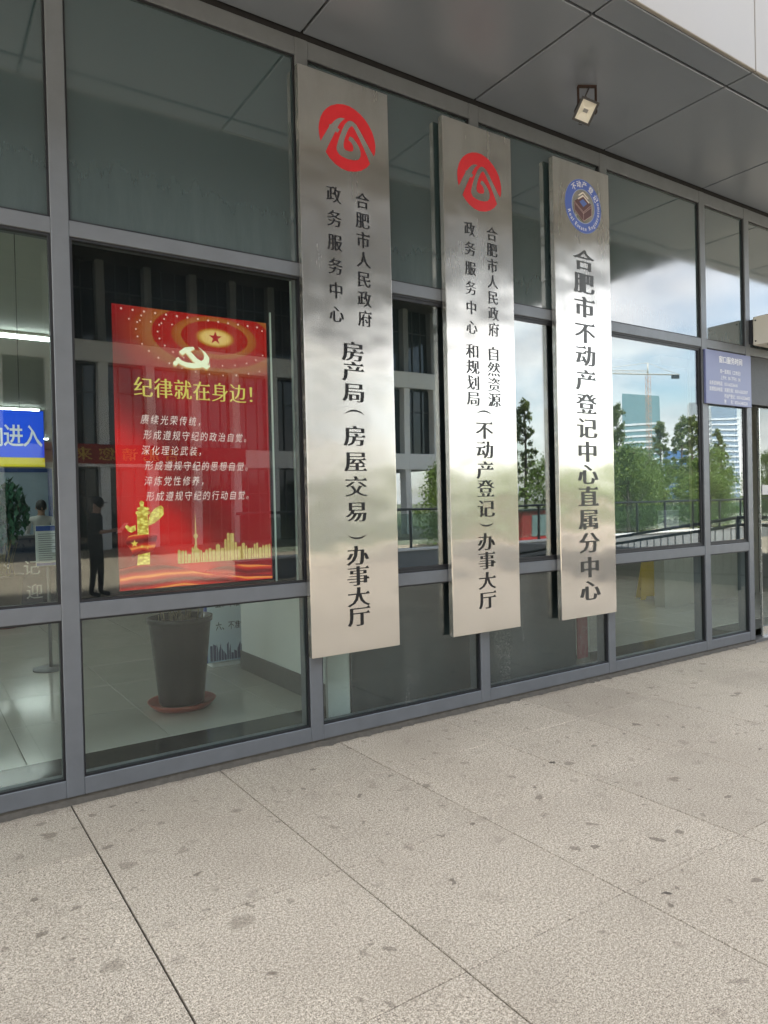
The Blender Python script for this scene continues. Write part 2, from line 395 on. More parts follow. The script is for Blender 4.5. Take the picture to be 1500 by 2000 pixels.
def granite(name, joints=False):
    m = NM(name); p = m.pos()
    g1 = m.noise(p, 230, 2, 0.6); g2 = m.noise(p, 95, 3, 0.7); big = m.noise(p, 0.9, 5, 0.62)
    oi = m.n('ShaderNodeObjectInfo')
    c = m.ramp(m.math('ADD', m.math('MULTIPLY', g1, 0.6), m.math('MULTIPLY', g2, 0.4)),
               [(0.34, (0.055, 0.044, 0.033)), (0.42, (0.225, 0.187, 0.140)), (0.50, (0.445, 0.381, 0.293)), (0.60, (0.76, 0.665, 0.525))])
    c = m.mix(m.math('MULTIPLY', m.ramp(big, [(0.4, (0, 0, 0)), (0.75, (1, 1, 1))]), 0.45), c, (0.27, 0.22, 0.165))
    tone = m.math('MULTIPLY_ADD', oi.outputs['Random'], 0.12, 0.93)
    cm = m.n('ShaderNodeCombineColor'); [m.l(tone, cm.inputs[i]) for i in range(3)]
    c = m.mix(1.0, c, cm.outputs[0], 'MULTIPLY')
    nz = m.n('ShaderNodeTexNoise'); nz.inputs['Scale'].default_value = 14; nz.inputs['Detail'].default_value = 3; m.l(p, nz.inputs['Vector'])
    warp = m.n('ShaderNodeVectorMath', operation='MULTIPLY_ADD'); m.l(nz.outputs['Color'], warp.inputs[0]); warp.inputs[1].default_value = (0.11, 0.11, 0); m.l(p, warp.inputs[2])
    # old drops and gum: every spot its own size and strength
    for scale, thr, tint in ((4.6, 0.20, (0.15, 0.12, 0.085)), (8.5, 0.30, (0.15, 0.12, 0.088)), (15.0, 0.36, (0.12, 0.097, 0.07))):
        v = m.n('ShaderNodeTexVoronoi'); v.inputs['Scale'].default_value = scale; m.l(warp.outputs[0], v.inputs['Vector'])
        sp = m.n('ShaderNodeSeparateColor'); m.l(v.outputs['Color'], sp.inputs[0])
        size = m.math('MULTIPLY', m.math('POWER', sp.outputs[0], 1.5), thr)
        f = m.math('SMOOTH_MIN', m.math('MAXIMUM', m.math('MULTIPLY', m.math('SUBTRACT', size, v.outputs['Distance']), 16.0), 0.0), 1.0, 0.2)
        f = m.math('MULTIPLY', f, m.math('MULTIPLY_ADD', sp.outputs[1], 0.60, 0.14))
        c = m.mix(m.math('MULTIPLY', f, m.math('GREATER_THAN', sp.outputs[2], 0.52)), c, tint)
    dirt = m.ramp(m.noise(p, 5.5, 5, 0.6), [(0.60, (0, 0, 0)), (0.74, (1, 1, 1))])
    c = m.mix(m.math('MULTIPLY', dirt, 0.30), c, (0.18, 0.145, 0.105))
    sy = m.n('ShaderNodeSeparateXYZ'); m.l(p, sy.inputs[0])      # dirt swept against the foot of the wall
    edge = m.math('MAXIMUM', m.math('MULTIPLY_ADD', m.math('ADD', sy.outputs[1], m.math('MULTIPLY', m.noise(p, 7, 4, 0.6), 0.14)), 9.0, -0.1), 0.0)
    c = m.mix(m.math('MINIMUM', edge, 0.6), c, (0.13, 0.105, 0.08))
    v = m.n('ShaderNodeTexVoronoi'); v.inputs['Scale'].default_value = 2.1; m.l(warp.outputs[0], v.inputs['Vector'])
    c = m.mix(m.math('MULTIPLY', m.math('LESS_THAN', v.outputs['Distance'], 0.028), 0.85), c, (0.03, 0.022, 0.016))
    if joints:
        b = m.n('ShaderNodeTexBrick'); b.offset = 0; b.inputs['Scale'].default_value = 1; b.inputs['Brick Width'].default_value = 0.785; b.inputs['Row Height'].default_value = 0.785
        b.inputs['Mortar Size'].default_value = 0.004; m.l(p, b.inputs['Vector'])
        c = m.mix(m.math('MULTIPLY', b.outputs['Fac'], 0.7), c, (0.06, 0.05, 0.04))
    m.surf(m.pbsdf(c, 0.72, 0, m.bump(g1, 0.3, 0.004), 0.35).outputs[0]); return m.m
M['granite'] = granite('flamed_granite')
M['granite_far'] = granite('flamed_granite_plaza', True)

def hall_tile():
    m = NM('polished_hall_tile'); p = m.pos(); oi = m.n('ShaderNodeObjectInfo')
    f = m.noise(p, 3.0, 6, 0.6)
    c = m.mix(f, (0.44, 0.42, 0.37), (0.54, 0.52, 0.47))
    c = m.mix(m.math('MULTIPLY', oi.outputs['Random'], 0.15), c, (0.36, 0.35, 0.31))
    m.surf(m.pbsdf(c, m.math('MULTIPLY_ADD', f, 0.08, 0.09), 0, None, 0.55).outputs[0]); return m.m
M['hall_tile'] = hall_tile()

# ------------------------------------------------------------------ ground, pavement
def ground_mat():
    m = NM('ground_cover'); p = m.pos()
    c = m.mix(m.noise(p, 0.15, 8, 0.65), (0.05, 0.075, 0.028), (0.13, 0.13, 0.08))
    m.surf(m.pbsdf(c, 0.9).outputs[0]); return m.m
tag(box('ground', -2500, 2500, -2500, 2500, -0.6, -0.06, ground_mat()), kind='structure')
def rects(name, rs, z, mat):
    bm = bmesh.new()
    for x0, x1, y0, y1 in rs:
        bm.faces.new([bm.verts.new(q) for q in ((x0, y0, z), (x1, y0, z), (x1, y1, z), (x0, y1, z))])
    return link(name, bm_mesh(bm, name), mat)
XJ = [-0.37 + 0.7895 * k for k in range(-5, 13)]
YJ = [0.02, -0.605, -1.388, -2.172, -2.957, -3.742, -4.527, -5.312]
tag(rects('plaza', [(-60, 60, -30, YJ[-1]), (-60, XJ[0], YJ[-1], 0.02), (XJ[-1], 60, YJ[-1], 0.02)], -0.002, M['granite_far']), kind='structure')
pave = tag(rects('pavement', [(XJ[0], XJ[-1], YJ[-1], 0.02)], -0.013, plain('brown_joint_bed', (0.05, 0.042, 0.034), 0.9, 0, 0.3, 15)), kind='structure')
slabs = {}
for j in range(len(YJ) - 1):
    hgt = YJ[j] - YJ[j + 1]
    for i in range(len(XJ) - 1):
        gl_ = 0.0038 if abs(XJ[i] + 0.37) < 0.01 else 0.0025; gr_ = 0.0038 if abs(XJ[i + 1] + 0.37) < 0.01 else 0.0025
        key = (round(hgt, 3), gl_, gr_)
        if key not in slabs:
            wd = XJ[1] - XJ[0]
            slabs[key] = box_me('paving_slab', -wd / 2 + gl_, wd / 2 - gr_, -hgt / 2 + 0.0014, hgt / 2 - 0.0014, -0.06, 0.0, 0.0022)
            slabs[key].materials.append(M['granite'])
        s = link('paving_slab', slabs[key], None, pave, ((XJ[i] + XJ[i + 1]) / 2, (YJ[j] + YJ[j + 1]) / 2, random.uniform(-0.0012, 0.0006)))

# ------------------------------------------------------------------ our building: curtain wall
bld = thing('office_building', 'service hall building with grey framed glass wall under a metal soffit', 'building')
MX = [-4.58, -3.17, -1.757, -0.3435, 1.0635, 2.461, 3.8775, 5.2885, 6.048, 7.75, 9.15]
MW = 0.043
ZT = dict(base=(0.036, 0.124), low=(0.943, 1.026), high=(2.908, 2.989), head=(4.264, 4.372))
mull = box_me('mullion', -MW, MW, 0.0, 0.13, 0.036, 4.372, 0.003); mull.materials.append(M['frame'])
for x in MX: link('mullion', mull, None, bld, (x, 0, 0))
# the low strip of dirty mortar under the frame
box('base_strip', MX[0] - MW, MX[8] + MW, 0.008, 0.12, -0.012, 0.036, M['grime'], bld)
box('base_strip', MX[9] - MW, MX[10] + MW, 0.008, 0.12, -0.012, 0.036, M['grime'], bld)
def fillet(x0, x1):
    rnd = random.Random(3); bm = bmesh.new(); n = int((x1 - x0) / 0.035); A, B, Cc = [], [], []
    for k in range(n + 1):
        x = x0 + (x1 - x0) * k / n
        y = -0.010 - 0.016 * rnd.random() - (0.02 if rnd.random() < 0.08 else 0)
        A.append(bm.verts.new((x, 0.007, 0.020 + 0.006 * rnd.random()))); B.append(bm.verts.new((x, y * 0.4, 0.008 + 0.004 * rnd.random()))); Cc.append(bm.verts.new((x, y, -0.004)))
    for P, Q in ((A, B), (B, Cc)):
        for k in range(n): bm.faces.new((P[k], Q[k], Q[k + 1], P[k + 1]))
    link('mortar_fillet', bm_mesh(bm, 'mortar_fillet'), M['grime'], bld)
fillet(MX[0], MX[8] + MW); fillet(MX[9], MX[10])
GY = 0.026
def strips(x0, x1, z0, z1, t, y0, y1):
    return [(x0, x1, y0, y1, z0, z0 + t), (x0, x1, y0, y1, z1 - t, z1), (x0, x0 + t, y0, y1, z0 + t, z1 - t), (x1 - t, x1, y0, y1, z0 + t, z1 - t)]
for k in range(len(MX) - 1):
    x0, x1 = MX[k] + MW, MX[k + 1] - MW
    door = k == 8
    for nm, (z0, z1) in ZT.items():
        if door and nm in ('base', 'low'): continue
        o = box({'base': 'base_rail', 'low': 'transom', 'high': 'transom', 'head': 'head_rail'}[nm], x0, x1, 0.003, 0.12, z0, z1, M['frame'], bld, 0.0025)
    rows = [('low', ZT['base'][1], ZT['low'][0]), ('mid', ZT['low'][1], ZT['high'][0]), ('top', ZT['high'][1], ZT['head'][0])]
    for rn, z0, z1 in rows:
        if door and rn in ('low', 'mid'): continue
        t = 0.010 if rn != 'mid' else 0.014
        link('gasket', boxes_me('gasket', strips(x0, x1, z0, z1, t, 0.012, 0.045)), M['frame_dark'], bld)
        if rn == 'mid' and k >= 4:      # the sash of the middle lights: a dark inner frame
            link('sash_frame', boxes_me('sash_frame', strips(x0 + t, x1 - t, z0 + t, z1 - t, 0.022, 0.018, 0.05)), M['frame_dark'], bld)
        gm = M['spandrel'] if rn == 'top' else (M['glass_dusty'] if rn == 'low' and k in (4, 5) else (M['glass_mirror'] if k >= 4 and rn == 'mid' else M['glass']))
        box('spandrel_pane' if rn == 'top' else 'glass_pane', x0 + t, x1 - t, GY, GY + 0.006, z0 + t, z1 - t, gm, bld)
# soffit panels, joints over the mullions, and the pale fascia
SX = [MX[0] - 1.41, MX[0]] + MX[1:8] + [6.70, 8.11, 9.52]
box('soffit_backing', SX[0], SX[-1], -1.255, 0.4, 4.46, 4.50, M['joint'], bld)
for a, b in zip(SX, SX[1:]):
    for y0, y1 in ((-1.066, -0.012), (-1.262, -1.084)):
        box('soffit_panel', a + 0.008, b - 0.008, y0, y1, 4.398, 4.428, M['soffit'], bld, 0.004)
    for z0, z1 in ((4.40, 5.78), (5.795, 7.2), (7.215, 8.6), (8.615, 10.0), (10.015, 11.4), (11.415, 12.8), (12.815, 14.2)):
        box('fascia_panel', a + 0.005, b - 0.005, -1.292, -1.266, z0, z1, M['fascia'], bld, 0.004)
box('closing_strip', SX[0], SX[-1], 0.012, 0.13, 4.372, 4.46, M['joint'], bld)
box('upper_storeys', SX[0], SX[-1], -1.262, 20, 4.51, 14.2, M['fascia'], bld)  # unseen storeys, made this tall to throw shade over the pavement
box('end_wall', 9.2, 9.5, 0.0, 20, 0.0, 4.395, M['fascia'], bld)

# ------------------------------------------------------------------ hall inside
FZ = 0.10
hall = tag(rects('hall_floor', [(-6.0, 9.2, 0.13, 20)], FZ - 0.006, plain('floor_grout', (0.12, 0.115, 0.10), 0.7)), kind='structure')
tl = box_me('floor_tile', 0.002, 0.798, 0.002, 0.798, -0.02, 0.0, 0.0012); tl.materials.append(M['hall_tile'])
for i in range(-7, 12):
    for j in range(0, 13):
        link('floor_tile', tl, None, hall, (0.29 + 0.8 * i if i > -8 else 0, 0.46 + 0.8 * j, FZ))
tag(rects('floor_far', [(-6.0, 9.2, 10.87, 20)], FZ, M['hall_tile']), kind='structure')
box('border_stone', -6, 6.0, 0.135, 0.455, FZ - 0.02, FZ + 0.001, plain('black_border_stone', (0.018, 0.020, 0.021), 0.15, 0, 0.3, 30), hall)
hallc = plain('hall_ceiling_paint', (0.42, 0.44, 0.40), 0.7, 0, 0.06, 2)
hallw = plain('hall_wall_paint', (0.40, 0.39, 0.33), 0.7, 0, 0.08, 2)
box('hall_ceiling', -6, 9.19, 0.14, 20, 3.30, 3.40, hallc, bld)
box('hall_wall', -6, 9.19, 19.0, 19.2, FZ, 3.30, hallw, bld)
box('hall_wall', -6.2, -6.0, 0.14, 19, FZ, 3.30, hallw, bld)
# white partition with dark skirting, its end against the glass
box('partition_wall', 1.365, 1.62, 0.20, 1.93, FZ, 3.30, M['white'], bld, 0.004)
link('skirting', boxes_me('skirting', [(1.352, 1.364, 0.24, 1.93, FZ, FZ + 0.155), (1.30, 1.364, 0.20, 0.24, FZ, FZ + 0.155)]), M['skirt'], bld)
box('wall_edge_strip', 1.23, 1.40, 0.165, 0.195, FZ, 2.9, M['white'], bld, 0.003)
# dark boards that close the room off behind the second and third bays
box('backing_board', 1.415, 3.62, 0.17, 0.185, FZ, 2.95, M['darkboard'], bld)
box('side_wall', 4.1, 4.3, 0.6, 9, FZ, 3.30, hallw, bld)
box('red_panel', 3.625, 3.745, 0.15, 0.165, 0.16, 1.4, plain('red_panel', (0.22, 0.012, 0.02), 0.4), bld)
box('hall_wall', 4.3, 9.19, 7.0, 7.2, FZ, 3.30, plain('beige_wall_paint', (0.50, 0.47, 0.41), 0.7), bld)
# ceiling tubes
tubem = emitm('lit_tube', (0.93, 1.0, 0.97), 6.5, (0.8, 0.8, 0.8))
def tube_light(x0, x1, y, where):
    t = thing('ceiling_light', where, 'ceiling light', ((x0 + x1) / 2, y, 3.30), 0, 'linear lights in the hall ceiling')
    h = (x1 - x0) / 2
    box('housing', -h, h, -0.05, 0.05, -0.03, -0.001, M['white'], t); box('diffuser', -h + 0.01, h - 0.01, -0.035, 0.035, -0.055, -0.031, tubem, t, 0.004)
tube_light(-5.0, 0.35, 4.05, 'nearest long white ceiling light above the blue entry sign')
tube_light(-5.0, 0.95, 9.7, 'second long white ceiling light, just over the top of the blue entry sign')
tube_light(-5.0, 1.9, 15.0, 'farthest thin white ceiling light deep in the hall')

tube_light(4.6, 8.8, 3.2, 'unseen white light added to brighten the lobby behind the doorway')  # not a seen lamp: added to lift the dark lobby
# ------------------------------------------------------------------ the three steel signs
EMB = [(235, 880), (210, 760), (200, 640), (210, 540), (240, 430), (290, 340), (350, 280), (430, 232), (540, 208), (650, 215), (760, 250), (870, 318), (960, 395), (1050, 500), (1120, 610), (1180, 730), (1220, 860), (1240, 980), (1235, 1090), (1218, 1170),
       (1170, 1090), (1100, 960), (1030, 830), (960, 700), (900, 600), (850, 545), (815, 522), (775, 512), (730, 528), (680, 580), (630, 680), (590, 780), (550, 900), (525, 1000), (530, 1060), (570, 1130), (640, 1180), (740, 1225), (850, 1245), (930, 1235), (970, 1180), (975, 1100), (950, 1010), (900, 920), (830, 830), (770, 798), (740, 870), (790, 910), (825, 970), (840, 1035), (820, 1075), (760, 1077), (700, 1055), (665, 1010), (660, 940), (680, 840), (720, 730), (760, 650), (800, 615), (830, 630), (880, 720), (950, 860), (1020, 1010), (1080, 1150), (1140, 1310),
       (1080, 1380), (980, 1435), (870, 1452), (740, 1440), (620, 1390), (500, 1300), (400, 1190), (330, 1080),
       (360, 1010), (420, 890), (480, 770), (510, 710), (545, 740), (590, 670), (550, 650), (555, 625), (600, 550), (640, 505), (690, 480), (650, 465), (600, 455), (540, 475), (480, 520), (425, 580), (375, 575), (400, 600), (300, 770)]
def at_plane(u, v, Y):
    d = F_ + R_ * ((u - 750) / 1397.1) - U_ * ((v - 1000) / 1397.1)
    return CAM + d * ((Y - CAM.y) / d.y)
e0 = at_plane(677.5, 269.5, -0.06)
EMB = [(q.x - e0.x, q.z - e0.z) for q in (at_plane(600 + x / 9.375, 180 + y / 9.375, -0.06) for x, y in EMB)]
TY = -0.0005
def sign(x0, x1, z0, z1, label):
    t = thing('steel_sign', label, 'sign', ((x0 + x1) / 2, -0.0485, z0), 0, 'upright steel name plates')
    h = (x1 - x0) / 2
    me = box_me('plate', -h, h, 0, 0.046, 0, z1 - z0, 0.0035, 2); link('plate', me, M['steel'], t)
    return t
def col_text(t, s, x, zs, wd, ht, mat, ax, ay):
    X0, Z0 = t.location.x, t.location.z
    it = [(ch + 'v' if ch in '()' else ch, ax, ay, 0.075, em_map(x - X0, z - Z0, wd, ht)) for ch, z in zip(s, zs)]
    return on_front(text_me('lettering', it), 'lettering', mat, t, TY - 0.0010)
def spread(a, b, n): return [a + (b - a) * i / (n - 1) for i in range(n)]
s1 = sign(1.010, 1.668, 0.560, 4.184, 'steel sign plate with red emblem, nearest to the red display screen')
me = fill_me('emblem', [[(x + 1.352 - s1.location.x, y + 3.816 - s1.location.z) for x, y in EMB]], 0.0005); on_front(me, 'emblem', M['red'], s1, TY - 0.0007)
B_ = 0.034
col_text(s1, '政务服务中心', 1.243, spread(3.439, 2.693, 6), 0.108, 0.112, M['ink'], 0.020, -0.010)
col_text(s1, '合肥市人民政府', 1.453, spread(3.444, 2.691, 7), 0.108, 0.112, M['ink'], 0.020, -0.010)
col_text(s1, '房产局', 1.357, [2.471, 2.344, 2.211], 0.168, 0.136, M['ink'], B_, -0.010)
col_text(s1, '(房屋交易)', 1.356, [2.068, 1.935, 1.773, 1.614, 1.454, 1.311], 0.168, 0.142, M['ink'], B_, -0.010)
col_text(s1, '办事大厅', 1.356, [1.174, 1.044, .91, .786], 0.168, 0.136, M['ink'], B_, -0.010)
s2 = sign(2.125, 2.772, 0.555, 4.184, 'steel sign plate with red emblem, middle one of the three')
me = fill_me('emblem', [[(x + 2.456 - s2.location.x, y + 3.792 - s2.location.z) for x, y in EMB]], 0.0005); on_front(me, 'emblem', M['red'], s2, TY - 0.0007)
col_text(s2, '政务服务中心', 2.355, spread(3.439, 2.743, 6), 0.105, 0.108, M['ink'], 0.020, -0.010)
col_text(s2, '合肥市人民政府', 2.565, spread(3.443, 2.749, 7), 0.105, 0.108, M['ink'], 0.020, -0.010)
col_text(s2, '和规划局', 2.357, spread(2.573, 2.235, 4), 0.128, 0.112, M['ink'], 0.024, -0.010)
col_text(s2, '自然资源', 2.557, spread(2.571, 2.236, 4), 0.128, 0.112, M['ink'], 0.024, -0.010)
col_text(s2, '(不动产登记)', 2.453, [2.123, 2.012, 1.872, 1.725, 1.592, 1.448, 1.349], 0.168, 0.138, M['ink'], B_, -0.010)
col_text(s2, '办事大厅', 2.449, [1.208, 1.072, .927, .787], 0.168, 0.138, M['ink'], B_, -0.010)
s3 = sign(3.222, 3.880, 0.550, 4.176, 'steel sign plate with round blue emblem, farthest of the three')
col_text(s3, '合肥市不动产登记中心直属分中心', 3.556, [3.42, 3.235, 3.043, 2.837, 2.652, 2.457, 2.264, 2.071, 1.88, 1.699, 1.518, 1.336, 1.146, .947, .761], 0.245, 0.180, M['ink_grey'], 0.040, -0.004)
# round blue emblem
def circ(cx, cz, r, n=64): return [(cx + r * math.cos(2 * math.pi * k / n), cz + r * math.sin(2 * math.pi * k / n)) for k in range(n)]
cx, cz, rad = 3.562 - s3.location.x, 3.852 - s3.location.z, 0.213
em = on_front(fill_me('emblem', [circ(0, 0, rad), circ(0, 0, 0.138)], 0.0004), 'emblem', plain('blue_print', (0.075, 0.13, 0.46), 0.35), s3, 0)
em.location = (cx, TY - 0.0007, cz)
wh = plain('white_print', (0.8, 0.8, 0.8), 0.4)
on_front(fill_me('emblem_rim', [circ(0, 0, 0.2155), circ(0, 0, 0.2135), circ(0, 0, 0.1375), circ(0, 0, 0.131)], 0.0003), 'emblem_rim', plain('pale_blue_print', (0.32, 0.36, 0.5), 0.4), em, -0.0002)
loops = []
for ch, a in zip('不动产登记', (128, 106, 84, 58, 32)):
    a = math.radians(a); rr = 0.176; rot = a - math.pi / 2
    for lp in put(glyph(ch, 0.02, 0.005), 0, 0, 0.058, 0.058):
        loops.append([(rr * math.cos(a) + x * math.cos(rot) - y * math.sin(rot), rr * math.sin(a) + x * math.sin(rot) + y * math.cos(rot)) for x, y in lp])
ang = 196.0
for ch in 'Real Estate Registration':
    if ch == ' ': ang += 7.0; continue
    g = glyph(ch, 0.012, 0); wch = max(p[0] for lp in g for p in lp); sc = 0.046
    half = math.degrees(wch * sc / 2 / 0.178) + 0.9; ang += half; a = math.radians(ang); rot = a + math.pi / 2; rr = 0.178
    for lp in g:
        pp = [((x - wch / 2) * sc, (y - 0.33) * sc) for x, y in lp]
        loops.append([(rr * math.cos(a) + x * math.cos(rot) - y * math.sin(rot), rr * math.sin(a) + x * math.sin(rot) + y * math.cos(rot)) for x, y in pp])
    ang += half
v_, f_ = tri_loops(loops); me_ = bpy.data.meshes.new('emblem_lettering'); me_.from_pydata([(x, y, 0) for x, y in v_], [], f_); me_.update()
on_front(me_, 'emblem_lettering', wh, em, -0.0009)
brown = plain('brown_print', (0.10, 0.042, 0.045), 0.4); pink = plain('pink_line_print', (0.42, 0.30, 0.29), 0.4)
P3 = lambda pts: [(x, z) for x, z in pts]
block = P3([(-0.105, 0.022), (-0.002, 0.085), (0.098, 0.03), (0.098, -0.055), (0.0, -0.118), (-0.105, -0.045)])
on_front(fill_me('emblem_block', [block], 0.0003), 'emblem_block', brown, em, -0.0004)
def seg(a, b, w_):
    d = Vector((b[0] - a[0], b[1] - a[1])).normalized(); n = Vector((-d.y, d.x)) * w_ / 2
    return [(a[0] + n.x, a[1] + n.y), (b[0] + n.x, b[1] + n.y), (b[0] - n.x, b[1] - n.y), (a[0] - n.x, a[1] - n.y)]
def lines_me(name, sg, w_, mat, par, y):
    objs = [seg(a, b, w_) for a, b in sg]
    bm = bmesh.new()
    for lp in objs: bm.faces.new([bm.verts.new((x, y, z)) for x, z in lp])
    bmesh.ops.recalc_face_normals(bm, faces=bm.faces)
    return link(name, bm_mesh(bm, name), mat, par)
lines_me('emblem_lines', [((-0.105, 0.022), (0.0, -0.045)), ((0.0, -0.045), (0.098, 0.03)), ((0.0, -0.045), (0.0, -0.118)), ((-0.105, 0.022), (-0.105, -0.045)), ((-0.105, -0.045), (0, -0.118)), ((0, -0.118), (0.098, -0.055)), ((0.098, -0.055), (0.098, 0.03)), ((-0.095, 0.006), (0.0, -0.057)), ((0.0, -0.057), (0.09, 0.008))], 0.004, pink, em, -0.0010)
on_front(fill_me('emblem_core', [[(-0.045, 0.03), (-0.002, 0.058), (0.045, 0.03), (-0.0, -0.005)]], 0.0002), 'emblem_core', plain('blue_core_print', (0.09, 0.15, 0.42), 0.4), em, -0.0012)
lines_me('emblem_chevron', [((-0.062, 0.048), (0.0, 0.086)), ((0.0, 0.084), (0.07, 0.04)), ((-0.055, 0.078), (0.0, 0.112)), ((0.0, 0.110), (0.06, 0.072))], 0.011, plain('cream_print', (0.75, 0.68, 0.62), 0.4), em, -0.0016)

# ------------------------------------------------------------------ red display screen behind the first bay
disp = thing('display_screen', 'tall lit red display screen in a black panel behind the glass', 'screen', (0.39, 0.15, FZ))
box('cabinet', -0.672, 0.63, 0.0, 0.055, 0.90, 2.86, M['black'], disp, 0.003)
box('hanger', -0.5, -0.44, 0.056, 0.10, 2.0, 3.2, M['black'], disp); box('hanger', 0.40, 0.46, 0.056, 0.10, 2.0, 3.2, M['black'], disp)
SXa, SXb, SZa, SZb = -0.457, 0.460, 0.952, 2.532
ES = 0.185
def screen_mat():
    m = NM('lit_screen_red'); p = m.n('ShaderNodeTexCoord').outputs['Object']
    sep = m.n('ShaderNodeSeparateXYZ'); m.l(p, sep.inputs[0])
    x, z = sep.outputs[0], sep.outputs[2]
    # folds of a red flag falling from the upper left
    fold = m.math('SINE', m.math('ADD', m.math('MULTIPLY', m.math('ADD', m.math('MULTIPLY', x, 1.5), z), 5.4), m.math('MULTIPLY', m.noise(p, 1.6, 3), 5.0)))
    c = m.ramp(m.math('MULTIPLY_ADD', fold, 0.5, 0.5), [(0.0, (0.14, 0.003, 0.004)), (0.55, (0.36, 0.006, 0.008)), (1.0, (0.66, 0.008, 0.010))])
    flat = m.ramp(m.math('ADD', m.math('MULTIPLY', x, 0.85), m.math('MULTIPLY_ADD', z, 0.35, -0.42)), [(0.0, (0, 0, 0)), (0.30, (1, 1, 1))])
    c = m.mix(flat, c, (0.29, 0.004, 0.010))
    # rings of the ceiling rosette, top right
    dx = m.math('MULTIPLY', m.math('SUBTRACT', x, 0.13), 1.0); dz = m.math('MULTIPLY', m.math('SUBTRACT', z, 2.405), 2.1)
    rr = m.math('SQRT', m.math('ADD', m.math('MULTIPLY', dx, dx), m.math('MULTIPLY', dz, dz)))
    ring = m.ramp(m.math('DIVIDE', rr, 0.62), [(0.0, (0.9, 0.62, 0.25)), (0.13, (0.85, 0.55, 0.16)), (0.17, (0.50, 0.20, 0.02)), (0.20, (0.40, 0.015, 0.008)), (0.33, (0.36, 0.010, 0.006)), (0.335, (0.42, 0.13, 0.02)), (0.42, (0.36, 0.07, 0.012)),
        (0.425, (0.40, 0.012, 0.008)), (0.60, (0.34, 0.010, 0.006)), (0.61, (0.36, 0.11, 0.02)), (0.80, (0.30, 0.035, 0.01)), (1.0, (0.28, 0.004, 0.006))])
    fade = m.ramp(m.math('DIVIDE', rr, 0.62), [(0.72, (1, 1, 1)), (1.0, (0, 0, 0))])
    c = m.mix(m.math('MULTIPLY', fade, 0.92), c, ring)
    e = m.pbsdf((0.01, 0.002, 0.002), 0.25, emit=c, estr=ES)
    m.surf(e.outputs[0]); return m.m
scr = box('screen', SXa, SXb, -0.004, 0.001, SZa, SZb, screen_mat(), disp)
def sq(name, loops, col, layer, s=ES, txt=False):
    mt = col if not isinstance(col, tuple) else emitm(name + '_glow', col, s)
    return on_front(text_me(name, loops) if txt else fill_me(name, loops, 0.0), name, mt, scr, -0.0046 - 0.0005 * layer)
gold = (0.80, 0.66, 0.12)
sq('title_lettering', text_row('纪律就在身边！', SXa + 0.105, 2.085 - 0.0, 0.108, 0.122, 0.112, 0.020, -0.010, 0.06), (0.72, 0.60, 0.10), 3, ES, True)
for i, (s_, dx) in enumerate((('赓续光荣传统，', 0.0), ('形成遵规守纪的政治自觉。', 0.012), ('深化理论武装，', 0.0), ('形成遵规守纪的思想自觉。', 0.016), ('淬炼党性修养，', 0.010), ('形成遵规守纪的行动自觉。', 0.018))):
    ob_ = sq('verse_lettering', text_row(s_, SXa + 0.14 + dx, 1.905 - 0.0865 * i, 0.047, 0.058, 0.0545, -0.004, -0.004), (0.95, 0.76, 0.70), 3, ES, True)
    for v in ob_.data.vertices: v.co.x += 0.16 * (v.co.z - (1.905 - 0.0865 * i))
def star(cx, cz, r, rot=0.0):
    return [(cx + (r if k % 2 == 0 else r * 0.382) * math.sin(rot + math.pi * k / 5), cz + (r if k % 2 == 0 else r * 0.382) * math.cos(rot + math.pi * k / 5)) for k in range(10)]
sq('rosette_star', [star(0.13, 2.405, 0.042)], (0.42, 0.012, 0.012), 2)
dots = []
for a, rr_ in [(k * 2 * math.pi / 26, 0.34) for k in range(26)] + [(k * 2 * math.pi / 34, 0.46) for k in range(34)]:
    q = (0.13 + rr_ * math.cos(a), 2.405 + rr_ / 2.1 * math.sin(a))
    if SXa + 0.02 < q[0] < SXb - 0.02 and q[1] < SZb - 0.02: dots.append(circ(q[0], q[1], 0.0052, 8))
for k in range(14): dots.append(circ(SXa + 0.05 + 0.062 * k, SZb - 0.022 - 0.0008 * k, 0.0065, 8))
for k in range(5): dots.append(circ(SXa + 0.09 + 0.06 * k, SZb - 0.075 - 0.0008 * k, 0.005, 8))
sq('ceiling_lights', dots, (0.75, 0.42, 0.35), 2)
def px(ox, oy, sc, pts):
    r = []
    for x, y in pts:
        q = at_plane(ox + x / sc, oy + y / sc, 0.145); r.append((q.x - disp.location.x, q.z - disp.location.z))
    return r
T1 = lambda pts: px(220, 580, 4.6875, pts)
T2 = lambda pts: px(220, 960, 4.6875, pts)
sick = T1([(735, 440), (800, 470), (850, 510), (885, 560), (882, 600), (855, 632), (800, 650), (740, 655), (680, 645), (625, 622), (600, 606), (585, 590), (575, 566), (600, 548), (628, 580), (680, 600), (740, 606), (800, 596), (832, 572), (840, 532), (818, 492), (778, 460)])
ham = T1([(605, 500), (660, 462), (738, 456), (752, 478), (712, 500), (775, 566), (895, 635), (862, 666), (795, 625), (735, 592), (668, 512), (640, 536)])
kn = T1([(575 + 22 * math.cos(k * math.pi / 8), 606 + 22 * math.sin(k * math.pi / 8)) for k in range(16)])
for off, lay, colr in ((0.010, 2, (0.42, 0.17, 0.02)), (0.0, 3, (0.72, 0.74, 0.50))):
    mt = emitm('emblem_glow_%d' % lay, colr, ES * 1.3)
    for nm, lp, e in (('sickle', sick, 0), ('hammer', ham, 1), ('sickle_knob', kn, 2)):
        sq(nm, [[(x - off * 0.2, z - off) for x, z in lp]], mt, lay + 0.3 * e)
